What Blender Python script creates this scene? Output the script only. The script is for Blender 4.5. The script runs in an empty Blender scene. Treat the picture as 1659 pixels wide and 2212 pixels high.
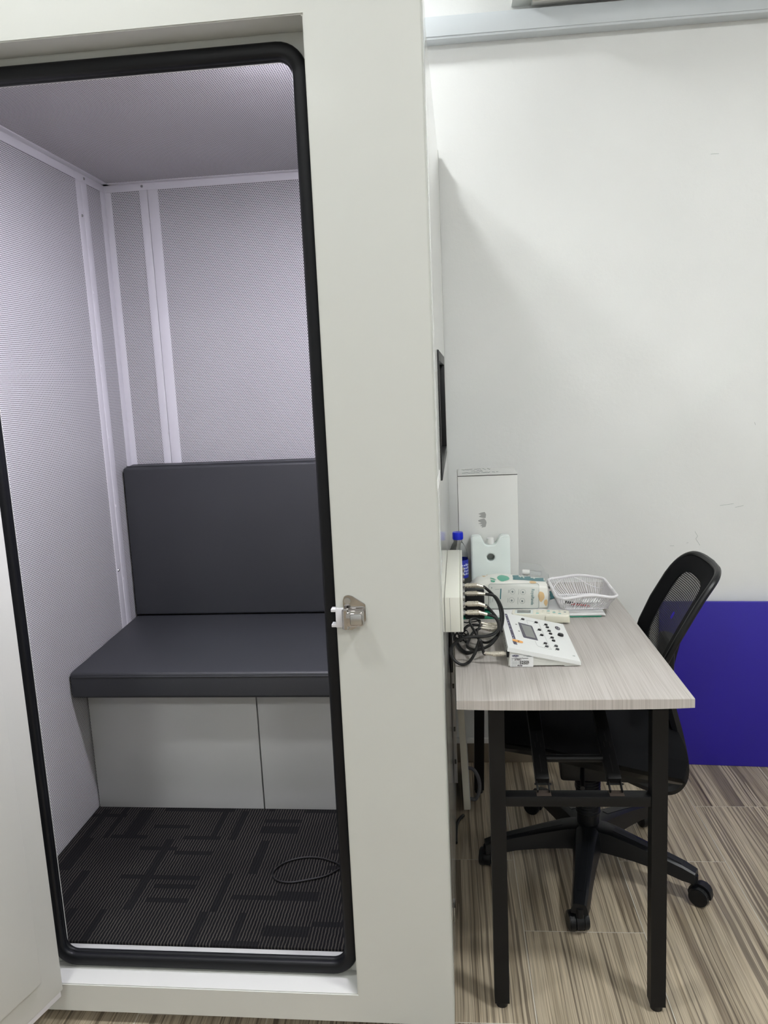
import bpy, bmesh, math, random
from mathutils import Vector, Matrix
random.seed(7)
S = bpy.context.scene
COL = S.collection
R = math.radians

# ------------------------------------------------------------------ camera
F_PX, YAW, PITCH, ROLL, CAM_H = 1660.87, -5.0256, -9.715, -2.5775, 1.4073
def cam_axes():
    cy, sy = math.cos(R(YAW)), math.sin(R(YAW)); cp, sp = math.cos(R(PITCH)), math.sin(R(PITCH))
    cr, sr = math.cos(R(ROLL)), math.sin(R(ROLL))
    f = Vector((sy*cp, cy*cp, sp)); r = Vector((cy, -sy, 0)); u = r.cross(f)
    return f, r*cr+u*sr, -r*sr+u*cr
FWD, RIGHT, UP = cam_axes()
CAM = Vector((0, 0, CAM_H))
cd = bpy.data.cameras.new('camera'); co = bpy.data.objects.new('camera', cd); COL.objects.link(co)
cd.sensor_fit = 'HORIZONTAL'; cd.sensor_width = 36; cd.lens = F_PX/1659*36; cd.clip_start = .02
co.matrix_world = Matrix(((RIGHT.x, UP.x, -FWD.x, 0), (RIGHT.y, UP.y, -FWD.y, 0), (RIGHT.z, UP.z, -FWD.z, CAM_H), (0, 0, 0, 1)))
S.camera = co
# ------------------------------------------------------------------ world and exposure
w = bpy.data.worlds.new('world'); S.world = w; w.use_nodes = True
w.node_tree.nodes['Background'].inputs[0].default_value = (.8, .85, .9, 1)
w.node_tree.nodes['Background'].inputs[1].default_value = .15
vs = S.view_settings; vs.view_transform = 'Standard'; vs.look = 'None'; vs.gamma = 1; vs.use_curve_mapping = False
vs.exposure = 0.1
CEIL_Z = 2.95
# ceiling luminaires, the rear two added as fill: x, y, size, strength (W/m2 of the diffuser), label
LAMPS = [(-.90, .86, .16, 215, 'square ceiling light just in front of the booth door'),
         (1.15, .75, .30, 132, 'square ceiling light over the room right of the booth'),
         (-.50, 2.25, .15, 170, 'square ceiling light above the booth roof'),
         (-.80, -1.5, .30, 85, 'added square fill light behind the camera, booth side'),  # unseen fill, added to brighten the room from behind
         (1.05, -1.5, .30, 85, 'added square fill light behind the camera, desk side')]  # second added fill light, also out of view

# ------------------------------------------------------------------ pixel to place
def ray(px, py): return FWD + RIGHT*((px-829.5)/F_PX) - UP*((py-1106)/F_PX)
def at(px, py, ax, v):
    d = ray(px, py); t = (v-CAM[ax])/d[ax]; return CAM+d*t
def aty(px, py, y): return at(px, py, 1, y)
def atz(px, py, z): return at(px, py, 2, z)
def onplane(px, py, p0, n):
    d = ray(px, py); t = (Vector(p0)-CAM).dot(n)/d.dot(n); return CAM+d*t
BO = Vector((-.0244, 1.4471, 0)); BA = R(-.9128)      # the booth's front right corner and its turn
BM = Matrix.Translation(BO) @ Matrix.Rotation(BA, 4, 'Z')
def bw(x, y, z): return BM @ Vector((x, y, z))

# ------------------------------------------------------------------ materials
def nodes(name):
    m = bpy.data.materials.new(name); m.use_nodes = True
    nt = m.node_tree; return m, nt, nt.nodes['Principled BSDF']
def lin(c): return tuple(((v/255)/12.92 if v/255 <= .04045 else ((v/255+.055)/1.055)**2.4) for v in c)+(1,)
def mat(name, col, rough=.5, metal=0, coat=0, bump=0, bscale=200, alpha=None, trans=0, ior=1.45, sub=0, spec=None):
    m, nt, b = nodes(name)
    b.inputs['Base Color'].default_value = col if len(col) == 4 else tuple(col)+(1,)
    b.inputs['Roughness'].default_value = rough; b.inputs['Metallic'].default_value = metal
    b.inputs['Coat Weight'].default_value = coat; b.inputs['Coat Roughness'].default_value = .15
    b.inputs['Transmission Weight'].default_value = trans; b.inputs['IOR'].default_value = ior
    if spec is not None: b.inputs['Specular IOR Level'].default_value = spec
    if sub: b.inputs['Subsurface Weight'].default_value = sub; b.inputs['Subsurface Radius'].default_value = (.02, .02, .02); b.inputs['Subsurface Scale'].default_value = .5
    tc = nt.nodes.new('ShaderNodeTexCoord'); n = nt.nodes.new('ShaderNodeTexNoise')
    n.inputs['Scale'].default_value = bscale; n.inputs['Detail'].default_value = 3
    nt.links.new(tc.outputs['Object'], n.inputs['Vector'])
    if bump:
        bp = nt.nodes.new('ShaderNodeBump'); bp.inputs['Strength'].default_value = bump; bp.inputs['Distance'].default_value = .001
        nt.links.new(n.outputs['Fac'], bp.inputs['Height']); nt.links.new(bp.outputs['Normal'], b.inputs['Normal'])
    else:
        mr = nt.nodes.new('ShaderNodeMapRange'); mr.inputs['To Min'].default_value = max(0, rough-.03); mr.inputs['To Max'].default_value = min(1, rough+.03)
        nt.links.new(n.outputs['Fac'], mr.inputs['Value']); nt.links.new(mr.outputs['Result'], b.inputs['Roughness'])
    return m
class G:
    """tiny node-graph helper"""
    def __init__(s, nt): s.nt = nt
    def n(s, t, **k):
        o = s.nt.nodes.new(t)
        for a, v in k.items(): setattr(o, a, v)
        return o
    def lk(s, a, b): s.nt.links.new(a, b)
    def val(s, sock, v):
        if hasattr(v, 'is_output') or isinstance(v, bpy.types.NodeSocket): s.lk(v, sock)
        else: sock.default_value = v
    def m(s, op, a, b=0, c=0):
        o = s.n('ShaderNodeMath', operation=op); s.val(o.inputs[0], a); s.val(o.inputs[1], b)
        if len(o.inputs) > 2: s.val(o.inputs[2], c)
        return o.outputs[0]
    def mix(s, f, a, b):
        o = s.n('ShaderNodeMix', data_type='RGBA'); s.val(o.inputs[0], f); s.val(o.inputs[6], a); s.val(o.inputs[7], b); return o.outputs[2]
    def xyz(s, sock):
        o = s.n('ShaderNodeSeparateXYZ'); s.lk(sock, o.inputs[0]); return o.outputs
    def comb(s, x, y, z):
        o = s.n('ShaderNodeCombineXYZ'); s.val(o.inputs[0], x); s.val(o.inputs[1], y); s.val(o.inputs[2], z); return o.outputs[0]
    def noise(s, vec, scale, detail=2, rough=.5):
        o = s.n('ShaderNodeTexNoise'); s.lk(vec, o.inputs['Vector']); o.inputs['Scale'].default_value = scale
        o.inputs['Detail'].default_value = detail; o.inputs['Roughness'].default_value = rough; return o.outputs['Fac']
    def ramp(s, f, stops):
        o = s.n('ShaderNodeValToRGB'); s.lk(f, o.inputs[0]); e = o.color_ramp.elements
        while len(e) < len(stops): e.new(.5)
        for i, (p, c) in enumerate(stops): e[i].position = p; e[i].color = c
        return o.outputs[0]
    def bump(s, h, b, st=.3, d=.001):
        o = s.n('ShaderNodeBump'); o.inputs['Strength'].default_value = st; o.inputs['Distance'].default_value = d
        s.lk(h, o.inputs['Height']); s.lk(o.outputs[0], b.inputs['Normal'])

def perf_mat(name, ax):                      # hexagonally perforated, white-coated sheet; holes 3.4 mm at 6.4 mm pitch
    m, nt, b = nodes(name); g = G(nt)
    tc = g.n('ShaderNodeTexCoord'); x = g.xyz(tc.outputs['Object'])
    u, v = x[ax[0]], x[ax[1]]
    P = .0059; Q = P*math.sqrt(3)
    def d(ou, ov):
        fu = g.m('SUBTRACT', g.m('FRACT', g.m('ADD', g.m('DIVIDE', u, P), ou+100)), .5)
        fv = g.m('SUBTRACT', g.m('FRACT', g.m('ADD', g.m('DIVIDE', v, Q), ov+100)), .5)
        fu = g.m('MULTIPLY', fu, P); fv = g.m('MULTIPLY', fv, Q)
        return g.m('SQRT', g.m('ADD', g.m('MULTIPLY', fu, fu), g.m('MULTIPLY', fv, fv)))
    dd = g.m('MINIMUM', d(0, 0), d(.5, .5))
    hole = g.m('LESS_THAN', dd, .00172)
    g.lk(g.mix(hole, (.62, .61, .63, 1), (.012, .012, .014, 1)), b.inputs['Base Color'])
    b.inputs['Roughness'].default_value = .42
    g.lk(g.m('MULTIPLY_ADD', hole, .5, .4), b.inputs['Roughness'])
    return m

def floor_mat():
    m, nt, b = nodes('wood_look_tile'); g = G(nt)
    tc = g.n('ShaderNodeTexCoord'); oi = g.n('ShaderNodeObjectInfo'); x = g.xyz(tc.outputs['Object'])
    rx = g.m('MULTIPLY', oi.outputs['Random'], 37.0)
    wob = g.m('MULTIPLY', g.noise(tc.outputs['Object'], 5, 1), .006)
    xx = g.m('ADD', g.m('ADD', x[0], rx), wob); yy = g.m('ADD', x[1], rx)
    coarse = g.noise(g.comb(g.m('MULTIPLY', xx, 46), g.m('MULTIPLY', yy, .7), 0), 1, 3, .6)
    fine = g.noise(g.comb(g.m('MULTIPLY', xx, 330), g.m('MULTIPLY', yy, 4), 3), 1, 3, .6)
    base = g.ramp(coarse, [(.28, lin((108, 94, 78))), (.42, lin((164, 150, 129))), (.55, lin((194, 180, 158))), (.72, lin((158, 144, 123)))])
    dark = g.ramp(fine, [(.32, (.38, .36, .34, 1)), (.5, (.85, .85, .85, 1)), (.66, (1.12, 1.1, 1.06, 1))])
    mx = g.n('ShaderNodeMix', data_type='RGBA', blend_type='MULTIPLY'); mx.inputs[0].default_value = .8
    g.lk(base, mx.inputs[6]); g.lk(dark, mx.inputs[7])
    # darker board joints a few centimetres apart along the grain
    seam = g.noise(g.comb(g.m('MULTIPLY', xx, 46), g.m('MULTIPLY', yy, .22), 9), 1, 1, .4)
    ln = g.m('LESS_THAN', g.m('ABSOLUTE', g.m('SUBTRACT', seam, .5)), .026)
    g.lk(g.mix(g.m('MULTIPLY', ln, .62), mx.outputs[2], lin((66, 54, 44))), b.inputs['Base Color'])
    b.inputs['Roughness'].default_value = .38
    g.bump(fine, b, .12, .0006)
    return m

def laminate_mat():                          # pale grain of the desk top, running along Y
    m, nt, b = nodes('pale_wood_laminate'); g = G(nt)
    tc = g.n('ShaderNodeTexCoord'); x = g.xyz(tc.outputs['Object'])
    wob = g.m('MULTIPLY', g.noise(tc.outputs['Object'], 3, 1), .012)
    xx = g.m('ADD', x[0], wob)
    f = g.noise(g.comb(g.m('MULTIPLY', xx, 520), g.m('MULTIPLY', x[1], 5), x[2]), 1, 3, .55)
    c = g.noise(g.comb(g.m('MULTIPLY', xx, 40), g.m('MULTIPLY', x[1], 1.5), 2), 1, 2)
    col = g.ramp(g.m('ADD', g.m('MULTIPLY', f, .7), g.m('MULTIPLY', c, .3)), [(.34, lin((160, 152, 147))), (.5, lin((179, 173, 168))), (.64, lin((188, 182, 178)))])
    g.lk(col, b.inputs['Base Color']); b.inputs['Roughness'].default_value = .42
    return m

def carpet_mat():
    m, nt, b = nodes('ribbed_carpet'); g = G(nt)
    tc = g.n('ShaderNodeTexCoord'); x = g.xyz(tc.outputs['Object'])
    wob = g.m('MULTIPLY', g.noise(tc.outputs['Object'], 60, 2), .004)
    u = g.m('ADD', x[0], wob)
    st = g.m('FRACT', g.m('ADD', g.m('DIVIDE', u, .0078), 100))
    line = g.m('LESS_THAN', g.m('ABSOLUTE', g.m('SUBTRACT', st, .5)), .17)
    # blocks without the pale yarn: rectangles of random cells, long along Y or along X
    def cells(sx, sy, thr, seed):
        v = g.comb(g.m('FLOOR', g.m('ADD', g.m('DIVIDE', x[0], sx), seed)), g.m('FLOOR', g.m('ADD', g.m('DIVIDE', x[1], sy), seed*1.7)), seed)
        wn = g.n('ShaderNodeTexWhiteNoise', noise_dimensions='3D'); g.lk(v, wn.inputs['Vector'])
        return g.m('LESS_THAN', wn.outputs['Value'], thr)
    blk = g.m('MAXIMUM', cells(.020, .15, .12, 3.3), cells(.11, .018, .10, 8.1))
    fade = g.noise(tc.outputs['Object'], 7, 3)
    amt = g.m('MULTIPLY', g.m('MULTIPLY', line, g.m('SUBTRACT', 1, g.m('MULTIPLY', blk, .8))), g.m('MULTIPLY_ADD', fade, 1.0, .25))
    g.lk(g.mix(amt, (.007, .007, .008, 1), (.068, .061, .052, 1)), b.inputs['Base Color'])
    b.inputs['Roughness'].default_value = .95; b.inputs['Specular IOR Level'].default_value = .1
    g.bump(g.m('ADD', line, g.noise(tc.outputs['Object'], 700, 2)), b, .6, .003)
    return m

def wall_mat():
    m, nt, b = nodes('painted_plaster'); g = G(nt)
    tc = g.n('ShaderNodeTexCoord')
    a = g.noise(tc.outputs['Object'], 60, 5, .65); c = g.noise(tc.outputs['Object'], 2.2, 3)
    g.lk(g.ramp(c, [(.3, (.74, .745, .735, 1)), (.7, (.79, .795, .785, 1))]), b.inputs['Base Color'])
    b.inputs['Roughness'].default_value = .75; g.bump(a, b, .22, .003)
    return m

def mesh_fabric_mat():
    m, nt, b = nodes('chair_mesh_fabric'); g = G(nt)
    tc = g.n('ShaderNodeTexCoord'); x = g.xyz(tc.outputs['Object'])
    a = g.m('FRACT', g.m('ADD', g.m('DIVIDE', x[1], .0052), 100)); c = g.m('FRACT', g.m('ADD', g.m('DIVIDE', x[2], .0046), 100))
    hole = g.m('MULTIPLY', g.m('LESS_THAN', g.m('ABSOLUTE', g.m('SUBTRACT', a, .5)), .19), g.m('LESS_THAN', g.m('ABSOLUTE', g.m('SUBTRACT', c, .5)), .20))
    tr = g.n('ShaderNodeBsdfTransparent'); mx = g.n('ShaderNodeMixShader'); g.lk(hole, mx.inputs[0]); g.lk(b.outputs[0], mx.inputs[1]); g.lk(tr.outputs[0], mx.inputs[2])
    out = [n for n in nt.nodes if n.type == 'OUTPUT_MATERIAL'][0]; g.lk(mx.outputs[0], out.inputs[0])
    b.inputs['Base Color'].default_value = (.012, .012, .013, 1); b.inputs['Roughness'].default_value = .7
    return m

M = dict(
    booth=mat('cream_coated_steel', (.545, .55, .52), .5, coat=.04),
    booth_gloss=mat('cream_gloss_steel', (.68, .68, .645), .12, coat=.6),
    roof=mat('grey_steel', (.4, .4, .4), .5),
    alu=mat('white_aluminium_strip', (.66, .65, .68), .35),
    sillm=mat('dirty_sill_strip', (.42, .42, .41), .6, bump=.3, bscale=120),
    rubber=mat('black_rubber', (.0035, .004, .0055), .42, bump=.1, bscale=60, spec=.3),
    vinyl=mat('charcoal_vinyl', (.035, .037, .041), .48, bump=.25, bscale=900),
    bench=mat('light_grey_board', (.58, .58, .57), .5),
    screw=mat('steel_screw', (.5, .5, .5), .25, 1),
    chrome=mat('chrome', (.50, .48, .47), .05, 1),
    white=mat('white_plastic', (.78, .78, .76), .35),
    trunk=mat('pale_grey_trunking', (.60, .635, .66), .4),
    blue=mat('violet_blue_paint', (.028, .016, .34), .38),
    skirt=mat('brown_skirting_tile', (.20, .165, .125), .45, bump=.2, bscale=50),
    grout=mat('pale_grout', (.62, .59, .53), .9),
    black_metal=mat('black_painted_steel', (.005, .005, .0055), .45, bump=.12, bscale=300, spec=.3),
    black_plastic=mat('black_plastic', (.0045, .005, .0065), .38, bump=.15, bscale=500, spec=.4),
    black_fabric=mat('black_fabric', (.004, .0042, .005), .85, bump=.4, bscale=900, spec=.15),
    rust=mat('rusty_steel', (.035, .024, .018), .8, bump=.4, bscale=200),
    card=mat('white_cardboard', (.70, .70, .68), .6, bump=.1, bscale=80),
    ink=mat('black_ink', (.012, .012, .014), .6),
    smudge=mat('grey_smudge', (.36, .36, .35), .7),
    jug=mat('milky_plastic', (.80, .86, .84), .35, sub=.35),
    blue_cap=mat('blue_cap', (.0, .012, .55), .3),
    pet=mat('clear_pet', (.97, .985, .99), .03, trans=1, ior=1.1),
    label=mat('blue_label', (.02, .03, .35), .4),
    label_lt=mat('pale_label_print', (.55, .6, .8), .4),
    cream=mat('cream_plastic', (.72, .70, .58), .4),
    ivory=mat('ivory_plastic', (.80, .78, .68), .35),
    jack=mat('ivory_jack_box', (.78, .775, .70), .4),
    nickel=mat('nickel_plug', (.62, .58, .50), .28, .85),
    pack=mat('white_foil_pack', (.78, .77, .72), .32, bump=.25, bscale=25),
    teal=mat('teal_print', (.055, .19, .21), .32),
    green_pr=mat('green_print', (.11, .38, .27), .35),
    aqua_pr=mat('aqua_print', (.22, .52, .50), .35),
    tan_pr=mat('tan_print', (.68, .47, .25), .35),
    grey_pr=mat('grey_print', (.2, .24, .24), .5),
    panel_pr=mat('pale_panel_print', (.66, .67, .63), .4),
    paper=mat('white_paper', (.80, .80, .80), .7),
    green=mat('green_folder', (.01, .20, .12), .45),
    basket=mat('white_basket_plastic', (.78, .76, .78), .4),
    device=mat('white_device_shell', (.80, .81, .80), .4),
    device_side=mat('grey_white_device_base', (.66, .66, .62), .45),
    purple=mat('purple_strip', (.055, .045, .09), .4),
    lcd=mat('grey_lcd', (.20, .21, .20), .2, coat=.5),
    lcd_frame=mat('dark_lcd_bezel', (.055, .05, .085), .25),
    knob=mat('dark_grey_knob', (.02, .02, .022), .35),
    knob_mid=mat('mid_grey_knob', (.06, .06, .065), .35),
    orange=mat('orange_sticker', (.85, .42, .12), .5),
    navy=mat('navy_print', (.012, .01, .06), .5),
    cable=mat('black_cable', (.006, .006, .007), .4),
    grey_cable=mat('grey_cable', (.12, .12, .13), .4),
    steel=mat('grey_galvanised', (.30, .30, .31), .35, .6),
    acw=mat('air_conditioner_white', (.76, .77, .73), .4),
    dark=mat('dark_recess', (.01, .01, .01), .6),
    glass=mat('dark_window_glass', (.006, .008, .012), .06, coat=.5),
    wboard=mat('cream_board_edge', (.76, .73, .64), .5),
    ceil=mat('ceiling_white', (.8, .8, .79), .8),
    red=mat('red_plastic', (.4, .03, .03), .4),
    clear=mat('clear_film', (.9, .92, .92), .1, trans=.85, ior=1.15),
)
M['wall'] = wall_mat(); M['floor'] = floor_mat(); M['lam'] = laminate_mat(); M['carpet'] = carpet_mat()
M['perf_xz'] = perf_mat('perforated_sheet_back', (0, 2)); M['perf_yz'] = perf_mat('perforated_sheet_side', (1, 2)); M['perf_xy'] = perf_mat('perforated_sheet_ceiling', (1, 0))
M['meshfab'] = mesh_fabric_mat()
def emis(name, col, st):
    m, nt, b = nodes(name); b.inputs['Emission Color'].default_value = col+(1,); b.inputs['Emission Strength'].default_value = st
    b.inputs['Base Color'].default_value = (.8, .8, .8, 1); return m

# ------------------------------------------------------------------ mesh building
class MB:
    def __init__(s): s.bm = bmesh.new()
    def box(s, x0, y0, z0, x1, y1, z1, bev=0, seg=2, mtx=None):
        b = bmesh.new(); bmesh.ops.create_cube(b, size=1)
        for v in b.verts: v.co = Vector(((x0+x1)/2+v.co.x*(x1-x0), (y0+y1)/2+v.co.y*(y1-y0), (z0+z1)/2+v.co.z*(z1-z0)))
        if bev: bmesh.ops.bevel(b, geom=b.edges[:], offset=bev, segments=seg, affect='EDGES', profile=.5)
        return s.add(b, mtx)
    def add(s, b, mtx=None):
        if mtx: bmesh.ops.transform(b, matrix=mtx, verts=b.verts)
        me = bpy.data.meshes.new('t'); b.to_mesh(me); b.free(); s.bm.from_mesh(me); bpy.data.meshes.remove(me); return s
    def cyl(s, p0, p1, r0, r1=None, n=20, bev=0):
        p0, p1 = Vector(p0), Vector(p1); d = p1-p0; r1 = r0 if r1 is None else r1
        b = bmesh.new(); bmesh.ops.create_cone(b, cap_ends=True, segments=n, radius1=r0, radius2=r1, depth=d.length)
        if bev: bmesh.ops.bevel(b, geom=[e for e in b.edges if any(len(f.verts) > 4 for f in e.link_faces)], offset=bev, segments=2, affect='EDGES')
        return s.add(b, Matrix.Translation((p0+p1)/2) @ d.to_track_quat('Z', 'Y').to_matrix().to_4x4())
    def tube(s, pts, r, n=10, closed=False, cap=True, prof=None, up=None):
        pts = [Vector(p) for p in pts]; N = len(pts); rings = []
        prev = None
        for i, p in enumerate(pts):
            a = pts[(i-1) % N] if (closed or i) else p; c = pts[(i+1) % N] if (closed or i < N-1) else p
            t = (c-a).normalized()
            if up is not None: u = Vector(up)
            elif prev is None: u = Vector((0, 0, 1)) if abs(t.z) < .9 else Vector((1, 0, 0))
            else: u = prev
            sx = t.cross(u).normalized(); u = sx.cross(t).normalized(); prev = u
            ri = r[i] if isinstance(r, (list, tuple)) else r
            pr = prof or [(math.cos(2*math.pi*k/n), math.sin(2*math.pi*k/n)) for k in range(n)]
            rings.append([s.bm.verts.new(p+sx*(q[0]*ri)+u*(q[1]*ri)) for q in pr])
        k = len(rings[0])
        for i in range(N if closed else N-1):
            A, B = rings[i], rings[(i+1) % N]
            for j in range(k): s.bm.faces.new((A[j], A[(j+1) % k], B[(j+1) % k], B[j]))
        if cap and not closed:
            s.bm.faces.new(list(reversed(rings[0]))); s.bm.faces.new(rings[-1])
        return s
    def loft(s, secs, cap=True, closed_u=True):
        rings = [[s.bm.verts.new(Vector(p)) for p in sec] for sec in secs]; k = len(rings[0])
        for A, B in zip(rings, rings[1:]):
            for j in range(k if closed_u else k-1): s.bm.faces.new((A[j], A[(j+1) % k], B[(j+1) % k], B[j]))
        if cap: s.bm.faces.new(list(reversed(rings[0]))); s.bm.faces.new(rings[-1])
        return s
    def lathe(s, prof, c=(0, 0, 0), n=28, axis='Z'):
        c = Vector(c); secs = []
        for r, z in prof:
            secs.append([c+Vector((max(r, 1e-5)*math.cos(2*math.pi*i/n), max(r, 1e-5)*math.sin(2*math.pi*i/n), z)) for i in range(n)])
        return s.loft(secs)
    def prism(s, poly, h, mtx=None, bev=0):
        b = bmesh.new(); vs_ = [b.verts.new((p[0], p[1], 0)) for p in poly]; f = b.faces.new(vs_)
        if f.normal.z < 0: f.normal_flip()
        f.normal_update()
        if f.normal.z < 0: bmesh.ops.reverse_faces(b, faces=[f])
        ex = bmesh.ops.extrude_face_region(b, geom=[f]); up_ = [v for v in ex['geom'] if isinstance(v, bmesh.types.BMVert)]
        bmesh.ops.translate(b, verts=up_, vec=(0, 0, h)); bmesh.ops.recalc_face_normals(b, faces=b.faces)
        if bev: bmesh.ops.bevel(b, geom=b.edges[:], offset=bev, segments=2, affect='EDGES')
        return s.add(b, mtx)
    def quad(s, *p):
        s.bm.faces.new([s.bm.verts.new(Vector(q)) for q in p]); return s
    def ring(s, o, i, y0, y1, bev=0):
        """rectangular frame in XZ: o, i = (x0, z0, x1, z1)"""
        b = bmesh.new()
        def q(rc, y): return [b.verts.new(v) for v in ((rc[0], y, rc[1]), (rc[2], y, rc[1]), (rc[2], y, rc[3]), (rc[0], y, rc[3]))]
        A, B, Cc, D = q(o, y0), q(i, y0), q(o, y1), q(i, y1)
        for k in range(4):
            n = (k+1) % 4
            b.faces.new((A[k], A[n], B[n], B[k])); b.faces.new((Cc[n], Cc[k], D[k], D[n]))
            b.faces.new((A[n], A[k], Cc[k], Cc[n])); b.faces.new((B[k], B[n], D[n], D[k]))
        bmesh.ops.recalc_face_normals(b, faces=b.faces)
        if bev:
            es = [e for e in b.edges if len(e.link_faces) == 2 and e.calc_face_angle(0) > 1]
            bmesh.ops.bevel(b, geom=es, offset=bev, segments=2, affect='EDGES')
        return s.add(b)
    def build(s, name, m, parent=None, smooth=True, loc=None, recalc=True):
        if recalc: bmesh.ops.recalc_face_normals(s.bm, faces=s.bm.faces)
        me = bpy.data.meshes.new(name)
        if smooth:
            for f in s.bm.faces: f.smooth = True
            for e in s.bm.edges:
                if len(e.link_faces) == 2 and e.calc_face_angle(0) > R(32): e.smooth = False
        s.bm.to_mesh(me); s.bm.free(); me.materials.append(M[m] if isinstance(m, str) else m)
        o = bpy.data.objects.new(name, me); COL.objects.link(o); o.parent = parent
        if loc: o.location = loc
        return o
def empty(name, loc=(0, 0, 0), rz=0):
    o = bpy.data.objects.new(name, None); COL.objects.link(o); o.location = loc; o.rotation_euler = (0, 0, rz); o.empty_display_size = .05; return o
def tag(o, label=None, cat=None, group=None, kind=None):
    if label: o['label'] = label
    if cat: o['category'] = cat
    if group: o['group'] = group
    if kind: o['kind'] = kind
    return o
def copy_tree(o, parent=None):
    c = o.copy(); COL.objects.link(c); c.parent = parent
    for ch in list(o.children): copy_tree(ch, c)
    return c
def smooth_path(pts, n=8, closed=False):
    pts = [Vector(p) for p in pts]; out = []; N = len(pts)
    for i in range(N if closed else N-1):
        if closed: p0, p1, p2, p3 = pts[i-1], pts[i], pts[(i+1) % N], pts[(i+2) % N]
        else: p0, p1, p2, p3 = pts[max(i-1, 0)], pts[i], pts[i+1], pts[min(i+2, N-1)]
        for k in range(n):
            t = k/n
            out.append(.5*((2*p1)+(p2-p0)*t+(2*p0-5*p1+4*p2-p3)*t*t+(3*p1-p0-3*p2+p3)*t**3))
    if not closed: out.append(pts[-1])
    return out
def rrect(x0, y0, x1, y1, r, n=6):
    out = []
    for cx, cy, a in ((x1-r, y1-r, 0), (x0+r, y1-r, 90), (x0+r, y0+r, 180), (x1-r, y0+r, 270)):
        for k in range(n+1): out.append((cx+r*math.cos(R(a+90*k/n)), cy+r*math.sin(R(a+90*k/n))))
    return out
def frame_m(o, ex, ey):
    """matrix with local x along ex, local y along ey, z out"""
    ex = Vector(ex).normalized(); ez = ex.cross(Vector(ey)).normalized(); ey = ez.cross(ex)
    return Matrix(((ex.x, ey.x, ez.x, o[0]), (ex.y, ey.y, ez.y, o[1]), (ex.z, ey.z, ez.z, o[2]), (0, 0, 0, 1)))
def text(body, size, mtx, m, parent, name='lettering', align='LEFT', shear=0, sx=1, ext=.00015, bold=0):
    cu = bpy.data.curves.new('t', 'FONT'); cu.body = body; cu.size = size; cu.align_x = align; cu.align_y = 'CENTER'
    cu.extrude = ext; cu.offset = bold; cu.shear = shear; cu.resolution_u = 2
    o = bpy.data.objects.new('t', cu); COL.objects.link(o)
    me = bpy.data.meshes.new_from_object(o.evaluated_get(bpy.context.evaluated_depsgraph_get()))
    bpy.data.objects.remove(o); bpy.data.curves.remove(cu)
    me.transform(mtx @ Matrix.Diagonal((sx, 1, 1, 1))); me.materials.clear(); me.materials.append(M[m]); me.name = name
    ob = bpy.data.objects.new(name, me); COL.objects.link(ob); ob.parent = parent
    return ob

# ================================================================== THE ROOM
WY = 2.67
X0, X1, Y0 = -2.3, 2.4, -2.6
fl = MB().box(X0, Y0, -.06, X1, WY, -.0010).build('floor', 'grout'); tag(fl, 'wood-look tiled floor with pale grout', kind='structure')
TW, TL, GR = .3012, .5865, .0022
tile_me = None
ncol = 0
for c in range(-8, 9):
    xa = .1555+(c-1)*TW                                  # column c spans xa .. xa+TW
    off = [2.077, 1.7815][c % 2]
    for k in range(-9, 3):
        ya = off+k*TL
        xa_, xb_, ya_, yb_ = max(xa, X0), min(xa+TW, X1), max(ya, Y0), min(ya+TL, WY)
        if xb_-xa_ < .02 or yb_-ya_ < .02: continue
        full = abs(xb_-xa_-TW) < 1e-6 and abs(yb_-ya_-TL) < 1e-6
        if full and tile_me:
            t = bpy.data.objects.new('floor_tile', tile_me); COL.objects.link(t); t.parent = fl
        else:
            hx, hy = (xb_-xa_-GR)/2, (yb_-ya_-GR)/2
            t = MB().box(-hx, -hy, -.0009, hx, hy, 0, bev=.0004, seg=1).build('floor_tile', 'floor', fl)
            if full: tile_me = t.data
        t.location = ((xa_+xb_)/2, (ya_+yb_)/2, 0)
tag(MB().box(X0, WY, 0, X1, WY+.1, CEIL_Z).build('wall_back', 'wall'), 'white plaster wall behind the desk', kind='structure')
tag(MB().box(X0-.1, Y0, 0, X0, WY, CEIL_Z).build('wall_left', 'wall'), 'white plaster wall left of the booth', kind='structure')
tag(MB().box(X1, Y0, 0, X1+.1, WY, CEIL_Z).build('wall_right', 'wall'), 'white plaster wall on the right', kind='structure')
tag(MB().box(X0, Y0-.1, 0, X1, Y0, CEIL_Z).build('wall_front', 'wall'), 'white plaster wall behind the viewer', kind='structure')
tag(MB().box(X0, Y0, CEIL_Z, X1, WY, CEIL_Z+.1).build('ceiling', 'ceil'), 'flat white ceiling', kind='structure')
sk = MB().box(X0, WY-.010, .0, .712, WY-.0003, .0765, bev=.0015).build('baseboard_back', 'skirt'); tag(sk, 'brown wood-look tile skirting below the white wall', kind='structure')
MB().box(X0, WY-.013, .0765, .712, WY-.0003, .0955, bev=.002).build('skirting_cap', 'white', sk)
# cable trunking across the wall
tk = MB().box(X0, 2.622, 2.447, X1, WY-.0003, 2.514, bev=.003).build('trim_1', 'trunk'); tag(tk, 'long pale blue-grey cable trunking high on the wall', kind='structure')
MB().box(X0, 2.619, 2.4545, X1, 2.623, 2.5065, bev=.001).build('trunking_lid', 'trunk', tk)
# violet-blue board at the wall foot
A, Bp = Vector((.80, 2.6435, 0)), Vector((1.20, 2.613, 0))
bx = (Bp-A).normalized()
bl = MB().box(0, -.0, .001, 1.6, .014, .605, bev=.001).build('painted_board', 'blue'); bl.matrix_world = frame_m(A-bx*.085, bx, (-bx.y, bx.x, 0))
tag(bl, 'violet-blue painted board standing against the wall behind the chair', 'board')
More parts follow.
